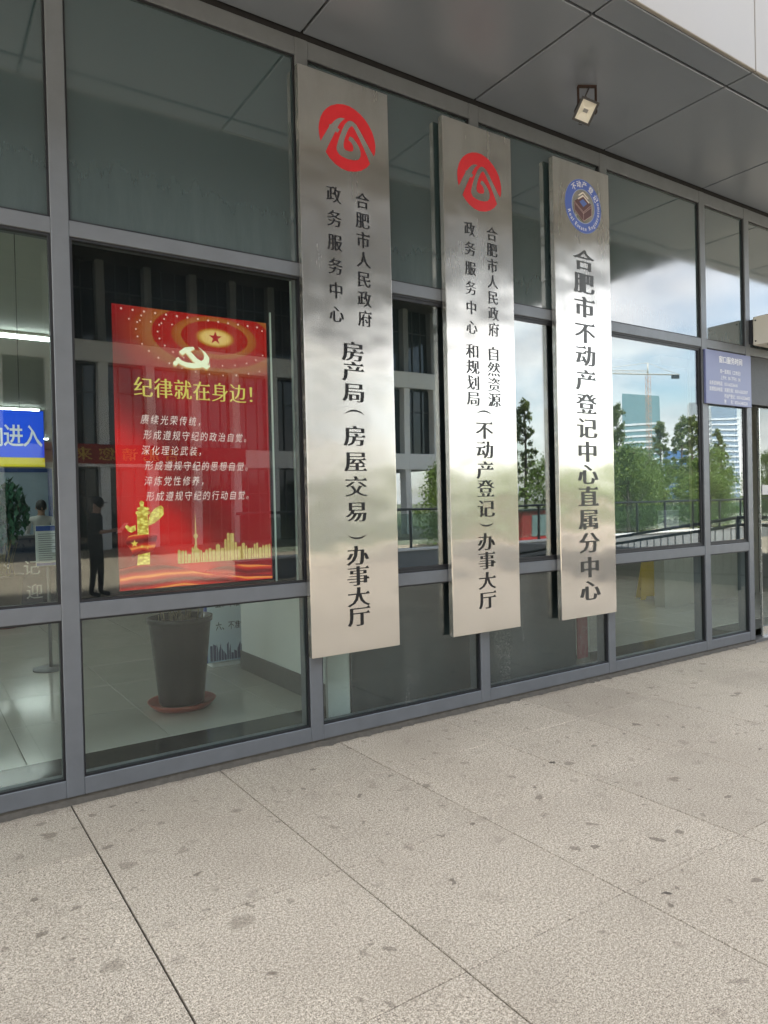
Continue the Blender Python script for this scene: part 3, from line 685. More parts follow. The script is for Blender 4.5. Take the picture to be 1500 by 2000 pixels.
# ornamental column with a cloud board
colm = NM('column_glow'); q_ = colm.n('ShaderNodeTexCoord').outputs['Object']
v_ = colm.n('ShaderNodeTexVoronoi'); v_.inputs['Scale'].default_value = 46; colm.l(colm.scaled(q_, (1, 1, 1.8)), v_.inputs['Vector'])
colm.surf(colm.pbsdf((0.02, 0.02, 0), 0.4, emit=colm.ramp(v_.outputs['Distance'], [(0.1, (1.0, 0.90, 0.22)), (0.7, (0.42, 0.26, 0.02))]), estr=ES * 1.2).outputs[0])
sq('column_shaft', [T2([(222, 212), (320, 208), (332, 392), (228, 396)])], colm.m, 2); sq('column_shaft', [T2([(232, 580), (342, 556), (342, 668), (225, 676)])], colm.m, 2)
sq('column_cap', [T2([(206, 200), (214, 182), (240, 176), (218, 165), (228, 148), (252, 140), (243, 100), (262, 80), (286, 98), (282, 138), (328, 146), (338, 162), (318, 174), (344, 184), (346, 204), (322, 214), (225, 216)])], colm.m, 3)
sq('cloud_board', [T2([(318, 305), (335, 225), (362, 180), (392, 150), (440, 126), (466, 148), (466, 212), (432, 250), (384, 288), (334, 312)])], colm.m, 2.5)
sq('cloud_board', [T2([(112, 322), (130, 305), (160, 325), (208, 308), (212, 356), (170, 378), (140, 362)])], colm.m, 2.5)
rib = NM('ribbon_glow'); q_ = rib.n('ShaderNodeTexCoord').outputs['Object']
se = rib.n('ShaderNodeSeparateXYZ'); rib.l(q_, se.inputs[0])
bend = rib.math('MULTIPLY_ADD', rib.math('SINE', rib.math('MULTIPLY_ADD', se.outputs[0], 4.6, 2.4)), -0.035, se.outputs[2])
wv = rib.math('MULTIPLY_ADD', rib.math('SINE', rib.math('MULTIPLY', rib.math('ADD', bend, rib.math('MULTIPLY', rib.noise(q_, 2.2, 3), 0.10)), 85)), 0.5, 0.5)
rib.surf(rib.pbsdf((0.02, 0, 0), 0.4, emit=rib.ramp(wv, [(0.0, (0.14, 0.003, 0.003)), (0.45, (0.46, 0.010, 0.008)), (0.88, (0.62, 0.03, 0.010)), (1.0, (0.95, 0.34, 0.06))]), estr=ES).outputs[0])
sq('flag_wrap', [T2([(120, 450), (145, 410), (200, 395), (330, 393), (408, 398), (396, 470), (384, 520), (345, 560), (280, 532), (230, 560), (192, 608), (165, 615), (182, 570), (165, 530), (130, 490)])], rib.m, 4)
for cx_, cy_, r_ in ((200, 478, 36), (268, 503, 19), (320, 520, 12)):
    c0 = T2([(cx_, cy_)])[0]; sq('flag_star', [star(c0[0], c0[1], r_ * 0.00062)], (0.95, 0.68, 0.10), 5)
# golden skyline and ribbons at the foot
sky_l = []; random.seed(11)
base = SZa + 0.150
x = T2([(597, 640)])[0][0]
while x < SXb - 0.015:
    wd = random.uniform(0.010, 0.026); hh = random.uniform(0.04, 0.09) if x > 0.12 else random.uniform(0.025, 0.075)
    if 0.14 < x < 0.2: hh += 0.06
    wd = min(wd, SXb - 0.004 - x)
    sky_l.append([(x, base - 0.02), (x + wd, base - 0.02), (x + wd, base + hh), (x + wd * 0.5, base + hh + random.uniform(0, 0.012)), (x, base + hh)]); x += wd + 0.003
skm = NM('skyline_glow'); q_ = skm.n('ShaderNodeTexCoord').outputs['Object']
skm.surf(skm.pbsdf((0.02, 0.02, 0), 0.4, emit=skm.mix(skm.noise(skm.scaled(q_, (90, 1, 60)), 1.0, 2), (0.30, 0.13, 0.03), (0.80, 0.66, 0.22)), estr=ES).outputs[0])
sq('skyline', sky_l, skm.m, 2)
tx = T2([(762, 500)])[0][0]
sq('mast_tower', [[(tx - 0.010, base), (tx + 0.010, base), (tx + 0.005, base + 0.12), (tx + 0.004, base + 0.20), (tx + 0.0005, base + 0.27), (tx - 0.0005, base + 0.27), (tx - 0.004, base + 0.20), (tx - 0.005, base + 0.12)]], skm.m, 3)
sq('tower_globe', [circ(tx, base + 0.135, 0.014, 20)], skm.m, 3.4); sq('tower_globe', [circ(tx, base + 0.05, 0.017, 20)], skm.m, 3.4)
top_ = T2([(75, 715), (200, 682), (330, 668), (480, 675), (600, 690), (700, 715), (780, 738), (950, 762), (1200, 775), (1452, 775)])
sq('ribbon', [[(SXa + 0.002, SZa + 0.002), (SXb - 0.002, SZa + 0.002), (SXb - 0.002, top_[-1][1])] + top_[::-1][1:-1] + [(SXa + 0.002, top_[0][1])]], rib.m, 5)
bt_ = T2([(832, 728), (960, 692), (1150, 668), (1300, 668), (1452, 676), (1452, 752), (1250, 750), (1000, 742)])
sq('ribbon', [[(min(x, SXb - 0.002), z) for x, z in bt_]], rib.m, 6)
box('trim_edge', 0.482, 0.490, -0.012, -0.001, 0.935, 2.60, plain('pale_trim', (0.5, 0.55, 0.52), 0.2), disp)

# ------------------------------------------------------------------ small things at the facade
# blue notice of opening hours
blue = NM('faded_blue_board'); p_ = blue.pos()
blue.surf(blue.pbsdf(blue.mix(blue.noise(p_, 5, 6, 0.65), (0.115, 0.135, 0.29), (0.17, 0.19, 0.35)), 0.35).outputs[0])
no = thing('notice_board', 'faded blue notice of service hours on the frame beside the doorway', 'sign', (5.26, -0.02, 2.375))
box('board', 0, 0.785, -0.006, 0.017, 0, 0.513, blue.m, no, 0.003)
rows = [('窗口服务时间', 0.22, 0.435, 0.068, 0.072, 0.01), ('周一至周五（工作日）', 0.235, 0.322, 0.038, 0.044, 0), ('上午9：00-下午5：00', 0.245, 0.262, 0.036, 0.044, 0), ('业务咨询电话：0551-62526616', 0.055, 0.203, 0.036, 0.044, 0),
        ('监督投诉电话：房屋交易：0551-62623317', 0.055, 0.146, 0.036, 0.044, 0), ('不动产登记：0551-62526602', 0.30, 0.088, 0.036, 0.044, 0), ('税    务：0551-63481220', 0.30, 0.034, 0.036, 0.044, 0)]
for s_, x, z, wd, ht, a in rows:
    on_front(text_me('lettering', text_row(s_, x, z, wd, ht, None, 0.012 + a, 0.004)), 'lettering', wh, no, -0.0068)
# blue entry sign hung inside the first light
en = thing('entry_sign', 'bright blue hanging sign with white lettering and a yellow stripe', 'sign', (-1.62, 0.10, 1.73))
bl2 = NM('blue_sign_added_glow'); bl2.surf(bl2.pbsdf((0.004, 0.055, 0.52), 0.3, emit=(0.002, 0.05, 0.5), estr=0.16).outputs[0])  # unlit acrylic; a glow is added so the blue reads bright
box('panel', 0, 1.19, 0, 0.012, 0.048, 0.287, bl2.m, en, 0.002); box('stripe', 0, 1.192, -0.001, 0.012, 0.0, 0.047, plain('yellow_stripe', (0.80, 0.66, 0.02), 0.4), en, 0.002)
on_front(text_me('lettering', text_row('方向进入', 0.828, 0.158, 0.092, 0.120, 0.0875, 0.016, 0.012)), 'lettering', wh, en, -0.0008)
for xx in (0.1, 1.08): tube('wire', [(xx, 0.006, 0.287), (xx, 0.006, 1.57)], 0.0015, M['frame_dark'], en, 6)
# air curtain box above the doorway
ac = thing('air_curtain', 'cream metal air curtain box mounted above the doorway', 'air curtain', (6.06, -0.04, 2.995))
crm = plain('cream_enamel', (0.62, 0.60, 0.53), 0.4, 0, 0.08, 5)
box('casing', 0, 1.55, -0.36, 0, 0.0, 0.285, crm, ac, 0.012, 2)
for y, z in ((-0.03, 0.04), (-0.03, 0.245), (-0.33, 0.04), (-0.33, 0.245)):
    o = link('screw', lathe_me('screw', [(0.009, 0), (0.008, 0.004)], 12), M['frame_dark'], ac, (0.001, y, z)); o.rotation_euler = (0, -math.pi / 2, 0)
box('outlet_grille', 0.05, 1.5, -0.30, -0.12, -0.006, -0.0005, M['frame_dark'], ac)
box('wall_bracket', 0.0, 1.55, 0.001, 0.039, 0.02, 0.26, M['frame_dark'], ac)
# floodlight under the soffit
fl = thing('floodlight', 'small rusty floodlight bracketed to the grey soffit', 'floodlight', (3.02, -0.56, 4.397), math.radians(-30))
rust = plain('rusty_steel', (0.055, 0.032, 0.026), 0.8, 0.3, 0.5, 60, 0.4); dk = plain('dark_lamp_body', (0.03, 0.03, 0.032), 0.5, 0, 0.3, 30)
link('bracket', boxes_me('bracket', [(-0.066, 0.066, -0.016, 0.016, -0.006, 0.0), (-0.066, -0.060, -0.016, 0.016, -0.19, -0.006), (0.060, 0.066, -0.016, 0.016, -0.19, -0.006)]), rust, fl)
hd = bpy.data.objects.new('lamp_head', boxes_me('lamp_head', [(-0.070, 0.070, -0.010, 0.045, -0.092, 0.092), (-0.070, -0.0695, -0.05, -0.0102, -0.092, 0.092), (0.0695, 0.070, -0.05, -0.0102, -0.092, 0.092), (-0.0695, 0.0695, -0.05, -0.0102, -0.092, -0.0915), (-0.0695, 0.0695, -0.05, -0.0102, 0.0915, 0.092)])); COL.objects.link(hd); hd.data.materials.append(dk)
hd.parent = fl; hd.scale = (0.74, 0.74, 0.70); hd.location = (-0.025, -0.03, -0.185); hd.rotation_euler = (math.radians(38), math.radians(22), math.radians(0))
link('front_frame', boxes_me('front_frame', strips(-0.088, 0.088, -0.110, 0.110, 0.020, -0.066, -0.050)), dk, hd)
refm = NM('lamp_reflector'); refm.surf(refm.pbsdf((0.86, 0.84, 0.76), 0.35, 0.2).outputs[0])
bm = bmesh.new(); o_ = [bm.verts.new(q) for q in ((-0.069, -0.052, -0.091), (0.069, -0.052, -0.091), (0.069, -0.052, 0.091), (-0.069, -0.052, 0.091))]
i_ = [bm.verts.new(q) for q in ((-0.028, -0.012, -0.03), (0.028, -0.012, -0.03), (0.028, -0.012, 0.03), (-0.028, -0.012, 0.03))]
for k in range(4): bm.faces.new((o_[k], o_[(k + 1) % 4], i_[(k + 1) % 4], i_[k]))
bm.faces.new(i_); link('reflector', bm_mesh(bm, 'reflector'), refm.m, hd)
box('lamp_tube', -0.022, 0.022, -0.034, -0.020, -0.016, 0.016, plain('grey_lamp', (0.2, 0.2, 0.2), 0.4), hd)
link('cooling_box', box_me('cooling_box', -0.085, 0.05, 0.046, 0.13, -0.07, 0.07, 0.012), dk, hd)
tube('cable', [(0.02, 0.02, -0.22), (0.03, 0.045, -0.12), (0.0, 0.03, -0.05), (0.02, 0.0, -0.002)], 0.006, dk, fl, 8)
tube('clip', [(-0.01, -0.06, -0.104), (-0.01, -0.07, -0.125), (0.02, -0.06, -0.12)], 0.005, dk, hd, 6)

# ------------------------------------------------------------------ things inside the hall
def potted(loc, label, h, foliage):
    t = thing('potted_plant', label, 'plant', loc)
    blk = plain('black_plastic_pot', (0.009, 0.011, 0.014), 0.36, 0, 0.15, 8)
    link('pot', lathe_me('pot', [(0.02, 0.03), (0.148, 0.03), (0.155, 0.05), (0.212, 0.60), (0.225, 0.605), (0.228, 0.64), (0.21, 0.64), (0.20, 0.59), (0.02, 0.585)], 40), blk, t)
    link('saucer', lathe_me('saucer', [(0.02, 0.004), (0.19, 0.004), (0.235, 0.052), (0.228, 0.054), (0.185, 0.016), (0.02, 0.014)], 40), plain('terracotta_plastic', (0.30, 0.055, 0.035), 0.45), t)
    link('soil', lathe_me('soil', [(0.005, 0.6), (0.199, 0.598)], 24), plain('dry_soil', (0.06, 0.045, 0.03), 0.95, 0, 0.4, 40), t)
    rnd = random.Random(int(h * 100)); bm = bmesh.new()
    for k in range(26):
        a = rnd.uniform(0, 6.28); r = rnd.uniform(0, 0.16); b = rnd.uniform(0, 6.28); hh = rnd.uniform(0.05, 0.2) if not foliage else rnd.uniform(0.3, h - 0.75)
        p0 = Vector((r * math.cos(a), r * math.sin(a), 0.595)); p1 = p0 + Vector((0.25 * hh * math.cos(b), 0.25 * hh * math.sin(b), hh))
        tube_bm(bm, [p0, (p0 + p1) / 2 + Vector((0, 0, 0.02)), p1], [0.006, 0.004, 0.002], 5)
    link('stem', bm_mesh(bm, 'stem'), plain('dry_stem', (0.22, 0.19, 0.11), 0.8), t)
    if foliage:
        bm = bmesh.new()
        for k in range(900):
            d = Vector((rnd.gauss(0, 1), rnd.gauss(0, 1), rnd.gauss(0, 1))).normalized() * (rnd.random() ** 0.4)
            c = Vector((d.x * 0.30, d.y * 0.30, h - 0.35 + d.z * 0.42)); n = Vector((rnd.gauss(0, 1), rnd.gauss(0, 1), rnd.gauss(0, 1) + 0.4)).normalized()
            s = n.cross(Vector((0, 0, 1))).normalized(); q = n.cross(s); L_ = rnd.uniform(0.03, 0.07)
            bm.faces.new([bm.verts.new(c + q * L_), bm.verts.new(c + s * L_ * 0.5), bm.verts.new(c - q * L_), bm.verts.new(c - s * L_ * 0.5)])
        link('foliage', bm_mesh(bm, 'foliage'), plain('green_leaves', (0.035, 0.13, 0.07), 0.5, 0, 0.4, 9), t)
    return t
potted((0.56, 1.08, FZ), 'tall tapered black plant pot on a red saucer inside the window', 0.9, False)
potted((-0.05, 5.9, FZ), 'leafy green plant in a black pot far inside the hall', 1.75, True)
# standing poster beside the partition
po = thing('poster_board', 'white standing poster with city skyline print behind the plant pot', 'poster', (1.15, 2.17, FZ))
gm = NM('pale_blue_poster'); tcg = gm.n('ShaderNodeTexCoord').outputs['Object']; sp = gm.n('ShaderNodeSeparateXYZ'); gm.l(tcg, sp.inputs[0])
gm.surf(gm.pbsdf(gm.ramp(gm.math('ADD', sp.outputs[2], 0.0), [(0.0, (0.42, 0.58, 0.72)), (0.35, (0.62, 0.72, 0.78)), (1.0, (0.70, 0.78, 0.80))]), 0.35).outputs[0])
box('panel', 0, 0.80, 0, 0.03, 0.03, 1.9, gm.m, po, 0.004); box('edge', -0.02, -0.001, 0.0, 0.03, 0.03, 1.9, plain('blue_edge', (0.10, 0.14, 0.45), 0.4), po)
box('foot', 0.02, 0.78, -0.06, 0.12, 0, 0.029, M['white'], po)
for i, s_ in enumerate(('六、不准“招', '五、不准收')):
    on_front(text_me('lettering', text_row(s_, 0.075, 0.345 + 0.20 * i, 0.058, 0.078, None, 0.01, 0.004)), 'lettering', M['ink'], po, -0.001)
random.seed(5); sk = []; x = 0.02
while x < 0.77:
    wd = random.uniform(0.012, 0.03); sk.append([(x, 0.04), (x + wd, 0.04), (x + wd, 0.04 + random.uniform(0.04, 0.17)), (x, 0.04 + random.uniform(0.06, 0.16))]); x += wd + 0.004
on_front(fill_me('skyline_print', sk, 0.0002), 'skyline_print', plain('navy_print', (0.05, 0.08, 0.17), 0.5), po, -0.001)
# upright notice stand and welcome desk
st = thing('notice_stand', 'slim white notice stand with blue header in the hall', 'stand', (0.01, 3.0, FZ))
box('panel', -0.10, 0.10, -0.03, 0.0, 0.92, 1.28, plain('white_card', (0.66, 0.70, 0.72), 0.4), st, 0.004); box('header', -0.098, 0.098, -0.034, -0.031, 1.23, 1.275, plain('blue_card', (0.03, 0.08, 0.35), 0.4), st)
box('footer', -0.098, 0.098, -0.034, -0.031, 0.925, 0.95, plain('blue_card_b', (0.03, 0.08, 0.35), 0.4), st)
link('text_lines', boxes_me('text_lines', [(-0.08, 0.08 - 0.05 * (k % 3 == 2), -0.0325, -0.031, 1.20 - 0.019 * k, 1.206 - 0.019 * k) for k in range(13)]), plain('grey_print', (0.2, 0.22, 0.25), 0.6), st)
tube('pole', [(0, 0.015, 0.02), (0, 0.015, 1.2)], 0.014, M['frame'], st); link('base', lathe_me('base', [(0.01, 0.0), (0.15, 0.0), (0.15, 0.015), (0.02, 0.022)], 28), M['frame'], st)
dk_ = thing('welcome_desk', 'dark blue welcome desk with white lettering deep in the hall', 'desk', (-0.6, 8.2, FZ))
box('front', -0.9, 2.0, 0, 0.05, 0, 1.0, plain('dark_blue_panel', (0.02, 0.035, 0.07), 0.3), dk_); box('top', -0.95, 2.05, -0.05, 0.65, 1.001, 1.04, M['frame'], dk_)
on_front(text_me('lettering', text_row('登记', 0.62, 0.55, 0.24, 0.24, 0.42, 0.01, 0.0)), 'lettering', wh, dk_, -0.002); on_front(text_me('lettering', text_row('欢迎', 0.45, 0.18, 0.24, 0.24, 0.62, 0.01, 0.0)), 'lettering', wh, dk_, -0.002)
hb = thing('wall_notice', 'blue framed information board on the far hall wall', 'notice board', (0.0, 12.0, FZ))
box('panel', -0.2, 1.4, 0, 0.04, 0.9, 2.2, plain('pale_board', (0.30, 0.38, 0.46), 0.4), hb); link('frame', boxes_me('frame', strips(-0.28, 1.48, 0.82, 2.28, 0.08, -0.02, 0.05)), plain('blue_frame', (0.02, 0.06, 0.22), 0.4), hb)
link('post', boxes_me('post', [(-0.1, 0.0, 0, 0.04, 0, 0.82), (1.2, 1.3, 0, 0.04, 0, 0.82)]), M['frame'], hb)
# yellow wet-floor sign
wf = thing('wet_floor_sign', 'yellow folding wet floor sign standing behind the glass', 'floor sign', (7.43, 2.2, FZ), math.radians(-38))
yel = plain('yellow_plastic', (0.80, 0.56, 0.10), 0.45, 0, 0.12, 9)
def board(sgn):
    bm = bmesh.new(); T = 0.012
    prof = [(-0.16, 0.0), (-0.10, 0.0), (-0.08, 0.05), (0.08, 0.05), (0.10, 0.0), (0.16, 0.0), (0.09, 0.62), (-0.09, 0.62)]
    hole = [(-0.045, 0.52), (0.045, 0.52), (0.04, 0.58), (-0.04, 0.58)]
    me = fill_me('leaf', [prof, hole], T / 2)
    me.transform(Matrix(((1, 0, 0, 0), (0, 0, -1, 0), (0, 1, 0, 0), (0, 0, 0, 1))))
    a = math.radians(12) * sgn
    me.transform(Matrix.Translation((0, 0, 0.62)) @ Matrix.Rotation(-a, 4, 'X') @ Matrix.Translation((0, 0.008 * sgn, -0.62)))
    return me
front = link('leaf', board(-1), yel, wf); link('leaf', board(1), yel, wf)
redp = plain('red_brown_print', (0.25, 0.03, 0.02), 0.5)
tri = fill_me('warning_triangle', [[(-0.065, 0.22), (0.065, 0.22), (0, 0.34)], [(-0.045, 0.232), (0.045, 0.232), (0, 0.315)], [(-0.02, 0.245), (0.025, 0.24), (0.0, 0.29)]], 0.0005)
txt = text_me('lettering', text_row('小心地滑', -0.11, 0.13, 0.055, 0.06, None, 0.015, 0.01))
for me_, nm, mt in ((tri, 'warning_triangle', redp), (txt, 'lettering', M['ink'])):
    me_.transform(Matrix(((1, 0, 0, 0), (0, 0, -1, -0.008), (0, 1, 0, 0), (0, 0, 0, 1))))
    me_.transform(Matrix.Translation((0, 0, 0.62)) @ Matrix.Rotation(math.radians(12), 4, 'X') @ Matrix.Translation((0, -0.008, -0.62)))
    link(nm, me_, mt, front)
# pale board behind the fourth bay, and a purple phone notice further in
ib = tag(box('window_board', 3.98, 5.12, 0.075, 0.085, 1.06, 2.70, plain('dim_blue_board', (0.055, 0.075, 0.095), 0.35), None), 'dim blue board leaning inside the glass left of the blue notice', 'board')
pn = thing('phone_notice', 'grey purple card with a phone number on the dim window board', 'sign', (4.78, 0.0735, 1.215))
box('panel', -0.16, 0.16, -0.003, 0.0, 0, 0.165, plain('grey_purple', (0.30, 0.27, 0.38), 0.4), pn, 0.001)
on_front(text_me('lettering', text_row('0551-6348', -0.145, 0.105, 0.050, 0.055, None, 0.012, 0.01)), 'lettering', wh, pn, -0.0036)
# glass door leaf with steel edge, handle and plate
dr = thing('glass_door', 'frameless glass door leaf with steel edge right of the blue notice', 'door', (6.36, 0.07, 0.0))
box('pane', 0, 0.86, 0, 0.012, 0.03, 2.40, M['glass'], dr); box('edge_strip', -0.012, -0.0005, -0.004, 0.016, 0.03, 2.40, plain('bright_edge', (0.6, 0.62, 0.6), 0.25, 0.8), dr)
box('lower_rail', 0.0, 0.86, -0.012, -0.001, 0.03, 0.13, M['steel'], dr); box('push_plate', 0.02, 0.20, -0.010, -0.001, 1.50, 1.60, plain('plate_card', (0.5, 0.5, 0.5), 0.4), dr)
tube('handle', [(0.07, -0.05, 0.8), (0.07, -0.05, 1.3)], 0.014, M['steel'], dr)
box('door_header', 6.10, 7.70, 0.02, 0.12, 2.42, 2.905, M['frame_dark'], bld)
box('door_sill', 6.095, 7.703, 0.0, 0.13, -0.01, 0.03, plain('steel_sill', (0.2, 0.2, 0.2), 0.4, 0.6), bld)
box('lobby_wall', 6.9, 9.1, 1.6, 1.75, FZ, 3.29, plain('beige_lobby_paint', (0.46, 0.44, 0.38), 0.6), bld)

# ------------------------------------------------------------------ outside, seen mirrored in the glass and steel
# glass balustrade on a low wall
pw = thing('parapet_wall', 'low white capped wall under the glass balustrade, mirrored in the glass', 'wall', (0, -9.6, 0))
conc = plain('pale_render', (0.50, 0.51, 0.52), 0.7, 0, 0.1, 2)
box('wall', 4.5, 46, -0.12, 0.12, 0, 0.40, plain('grey_render', (0.20, 0.21, 0.22), 0.7, 0, 0.12, 2), pw); box('cap', 4.45, 46.05, -0.16, 0.16, 0.401, 0.455, plain('white_cap', (0.68, 0.68, 0.68), 0.6), pw, 0.01)
bal = thing('glass_balustrade', 'glass balustrade with dark steel handrail on the low white wall, mirrored', 'railing', (0, -9.6, 0.457))
darkst = plain('dark_steel', (0.045, 0.05, 0.055), 0.35, 0.7)
tube('handrail', [(4.5, 0, 0.905), (46, 0, 0.905)], 0.032, darkst, bal, 10)
postme = boxes_me('post', [(-0.02, 0.02, -0.03, 0.03, 0, 0.87)]); postme.materials.append(darkst)
panme = box_me('glass_panel', 0.05, 1.35, -0.006, 0.006, 0.08, 0.80); panme.materials.append(glass('greenish_rail_glass', 0.05, (0.72, 0.82, 0.80)))
for k in range(30):
    link('post', postme, None, bal, (4.6 + 1.4 * k, 0, 0)); 
    if k < 29: link('glass_panel', panme, None, bal, (4.6 + 1.4 * k, 0, 0))
# ramp handrail near the doorway
rp = thing('ramp_handrail', 'dark steel ramp handrail with upright bars, mirrored in the glass beside the door', 'railing', (9.9, 0, 0))
def zr(y): return 1.15 + (min(0, y + 2.3)) * 0.16
for dz in (0.0, -0.12):
    tube('rail', [(0, -1.2, 1.15 + dz), (0, -2.3, 1.15 + dz), (0, -5.0, zr(-5.0) + dz), (0, -7.6, zr(-7.6) + dz)], 0.026, darkst, rp)
tube('bottom_rail', [(0, -1.2, 0.24), (0, -2.3, 0.24), (0, -7.6, 0.10)], 0.02, darkst, rp)
for y in (-2.3, -4.9, -7.5): tube('post', [(0, y, 0), (0, y, zr(y) - 0.01)], 0.034, darkst, rp)
for k in range(44):
    y = -1.3 - 0.14 * k
    tube('baluster', [(0, y, 0.22 if y > -2.3 else 0.22 + 0.026 * (y + 2.3)), (0, y, zr(y) - 0.13)], 0.010, darkst, rp, 6)
rw = tag(box('ramp_wall', 10.4, 10.6, -8.6, -0.4, -0.05, 0.55, plain('grey_ramp_render', (0.24, 0.24, 0.24), 0.7)), 'pale low ramp wall behind the steel handrail, mirrored beside the door', 'wall')

# opposite wing
wing = thing('opposite_wing', 'glazed white banded office wing with deep roof, mirrored in the glass', 'building', (0, -25, 0))
wp = plain('white_wing_panel', (0.80, 0.81, 0.83), 0.55, 0, 0.06, 1.5)
wg = NM('dark_window_glass'); wg.surf(wg.pbsdf((0.012, 0.016, 0.022), 0.05, 0, None, 0.8).outputs[0])
colme = box_me('column', -0.17, 0.17, 0, 0.5, 0, 7.88, 0.01); colme.materials.append(wp)
col2 = box_me('upper_column', -0.15, 0.15, 0, 0.45, 7.881, 11.0, 0.01); col2.materials.append(plain('shaded_wing_column', (0.22, 0.23, 0.25), 0.6))  # upper columns darker: the roof's shade is put into their colour
CX = [21.33 - 1.775 * k for k in range(0, 21)]
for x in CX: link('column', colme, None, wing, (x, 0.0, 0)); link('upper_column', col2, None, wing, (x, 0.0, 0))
for (z0, z1) in ((3.19, 3.94), (7.09, 7.88)):
    bme = box_me('band_panel', 0.004, 1.771, 0.503, 0.62, z0, z1, 0.006); bme.materials.append(wp)
    for k in range(20): link('band_panel', bme, None, wing, (CX[k + 1] + (0 if k else 0), 0, 0))
    link('band_panel', bme, None, wing, (CX[0], 0, 0))
frm = boxes_me('window_frame', [(0.17 + dx - 0.02, 0.17 + dx + 0.02, 0.10, 0.16, 0.002, 3.10) for dx in (0.45, 0.98)] + [(0.17, 1.60, 0.10, 0.15, 2.0, 2.05)]); frm.materials.append(plain('dark_wing_bar', (0.05, 0.055, 0.06), 0.5))
win = box_me('window', 0.17, 1.605, 0.0, 0.095, 0.0, 3.10); win.materials.append(wg.m)
for k in range(20):
    for z in (0.05, 3.96, 7.90):
        if z < 1 and k < 2: continue
        w_ = link('window', win, None, wing, (CX[k + 1], 0, z)); link('window_frame', frm, None, w_)
box('core', CX[-1], CX[2], -14, -0.01, 0, 10.98, plain('wing_wall', (0.25, 0.26, 0.27), 0.7), wing)
box('core', CX[2] + 0.01, CX[0] + 0.17, -14, -0.01, 3.2, 10.98, plain('wing_wall_end', (0.30, 0.31, 0.32), 0.7), wing)
box('roof', -25, 25.1, -15, 12.5, 11.0, 12.2, plain('roof_underside', (0.035, 0.037, 0.042), 0.7), wing)
ban = tag(box('red_banner', 3.2, 11.0, -24.36, -24.33, 3.30, 4.0, plain('red_banner_cloth', (0.30, 0.012, 0.014), 0.7), None), 'red cloth banner with yellow characters on the opposite wing, mirrored', 'banner')
me = text_me('lettering', text_row('“合肥请您来”', 0, 0, 0.62, 0.5, 0.80, 0.02, 0.0))
me.transform(Matrix(((-1, 0, 0, 8.9), (0, 0, 1, -24.322), (0, 1, 0, 3.65), (0, 0, 0, 1)))); link('lettering', me, plain('yellow_print', (0.62, 0.42, 0.06), 0.5), ban)

# trees
leafm = {}
def leaf_mat(name, a, b):
    m = NM(name); oi = m.n('ShaderNodeObjectInfo'); p = m.pos()
    c = m.mix(m.noise(p, 1.7, 3), a, b)
    x = m.pbsdf(c, 0.55); x.inputs['Subsurface Weight'].default_value = 0
    tr = m.n('ShaderNodeBsdfTranslucent'); m.l(c, tr.inputs['Color'])
    ms = m.n('ShaderNodeMixShader'); ms.inputs[0].default_value = 0.45; m.l(x.outputs[0], ms.inputs[1]); m.l(tr.outputs[0], ms.inputs[2])
    m.surf(ms.outputs[0]); return m.m
LG = leaf_mat('green_foliage', (0.09, 0.16, 0.03), (0.20, 0.28, 0.06)); LP = leaf_mat('poplar_foliage', (0.12, 0.16, 0.04), (0.21, 0.26, 0.08)); LY = leaf_mat('yellow_green_foliage', (0.14, 0.18, 0.03), (0.22, 0.26, 0.055))
bark = plain('grey_bark', (0.12, 0.10, 0.08), 0.9, 0, 0.3, 12, 0.5)
def crown_me(name, h0, h1, rx, n, leaf, seed, narrow):
    rnd = random.Random(seed); bm = bmesh.new(); clumps = []
    for k in range(46 if not narrow else 70):
        t = rnd.random() ** 0.8; z = h0 + (h1 - h0) * t
        prof = math.sin(math.pi * min(1, (t * 0.86 + 0.14))) ** 0.6 if not narrow else (1 - t) ** 0.6 * 0.9 + 0.12
        a = rnd.uniform(0, 6.283); r = rx * prof * rnd.random() ** 0.5
        clumps.append((Vector((r * math.cos(a), r * math.sin(a), z)), rnd.uniform(0.35, 0.8) * (0.55 if narrow else 1.0) * rx * 0.5))
    for k in range(n):
        c, s = rnd.choice(clumps); d = Vector((rnd.gauss(0, 0.5), rnd.gauss(0, 0.5), rnd.gauss(0, 0.5))) * s
        p = c + d; nn = Vector((rnd.gauss(0, 1), rnd.gauss(0, 1), rnd.gauss(0, 1) + 0.5)).normalized(); u = nn.cross(Vector((rnd.random(), rnd.random(), 0.3))).normalized(); v = nn.cross(u); q = leaf * rnd.uniform(0.6, 1.3)
        bm.faces.new([bm.verts.new(p + u * q), bm.verts.new(p + v * q * 0.6), bm.verts.new(p - u * q), bm.verts.new(p - v * q * 0.6)])
    return bm_mesh(bm, name)
def trunk_me(h, r, seed, spread_):
    rnd = random.Random(seed); bm = bmesh.new()
    tube_bm(bm, [(0, 0, -0.1), (0.05, 0.02, h * 0.35), (-0.03, 0.04, h * 0.7), (0.0, 0.0, h)], [r, r * 0.8, r * 0.5, r * 0.15], 8)
    for k in range(9):
        z = h * rnd.uniform(0.3, 0.85); a = rnd.uniform(0, 6.283); L_ = spread_ * rnd.uniform(0.5, 1)
        tube_bm(bm, [(0, 0, z), (L_ * 0.5 * math.cos(a), L_ * 0.5 * math.sin(a), z + L_ * 0.45), (L_ * math.cos(a), L_ * math.sin(a), z + L_ * 1.0)], [r * 0.35, r * 0.22, r * 0.08], 6)
    return bm_mesh(bm, 'trunk')
CR = [crown_me('crown', 0.5, 4.6, 1.9, 6500, 0.075, 1, False), crown_me('crown', 0.7, 5.2, 2.1, 7000, 0.075, 2, False), crown_me('crown', 1.4, 7.6, 1.05, 5200, 0.075, 3, True)]
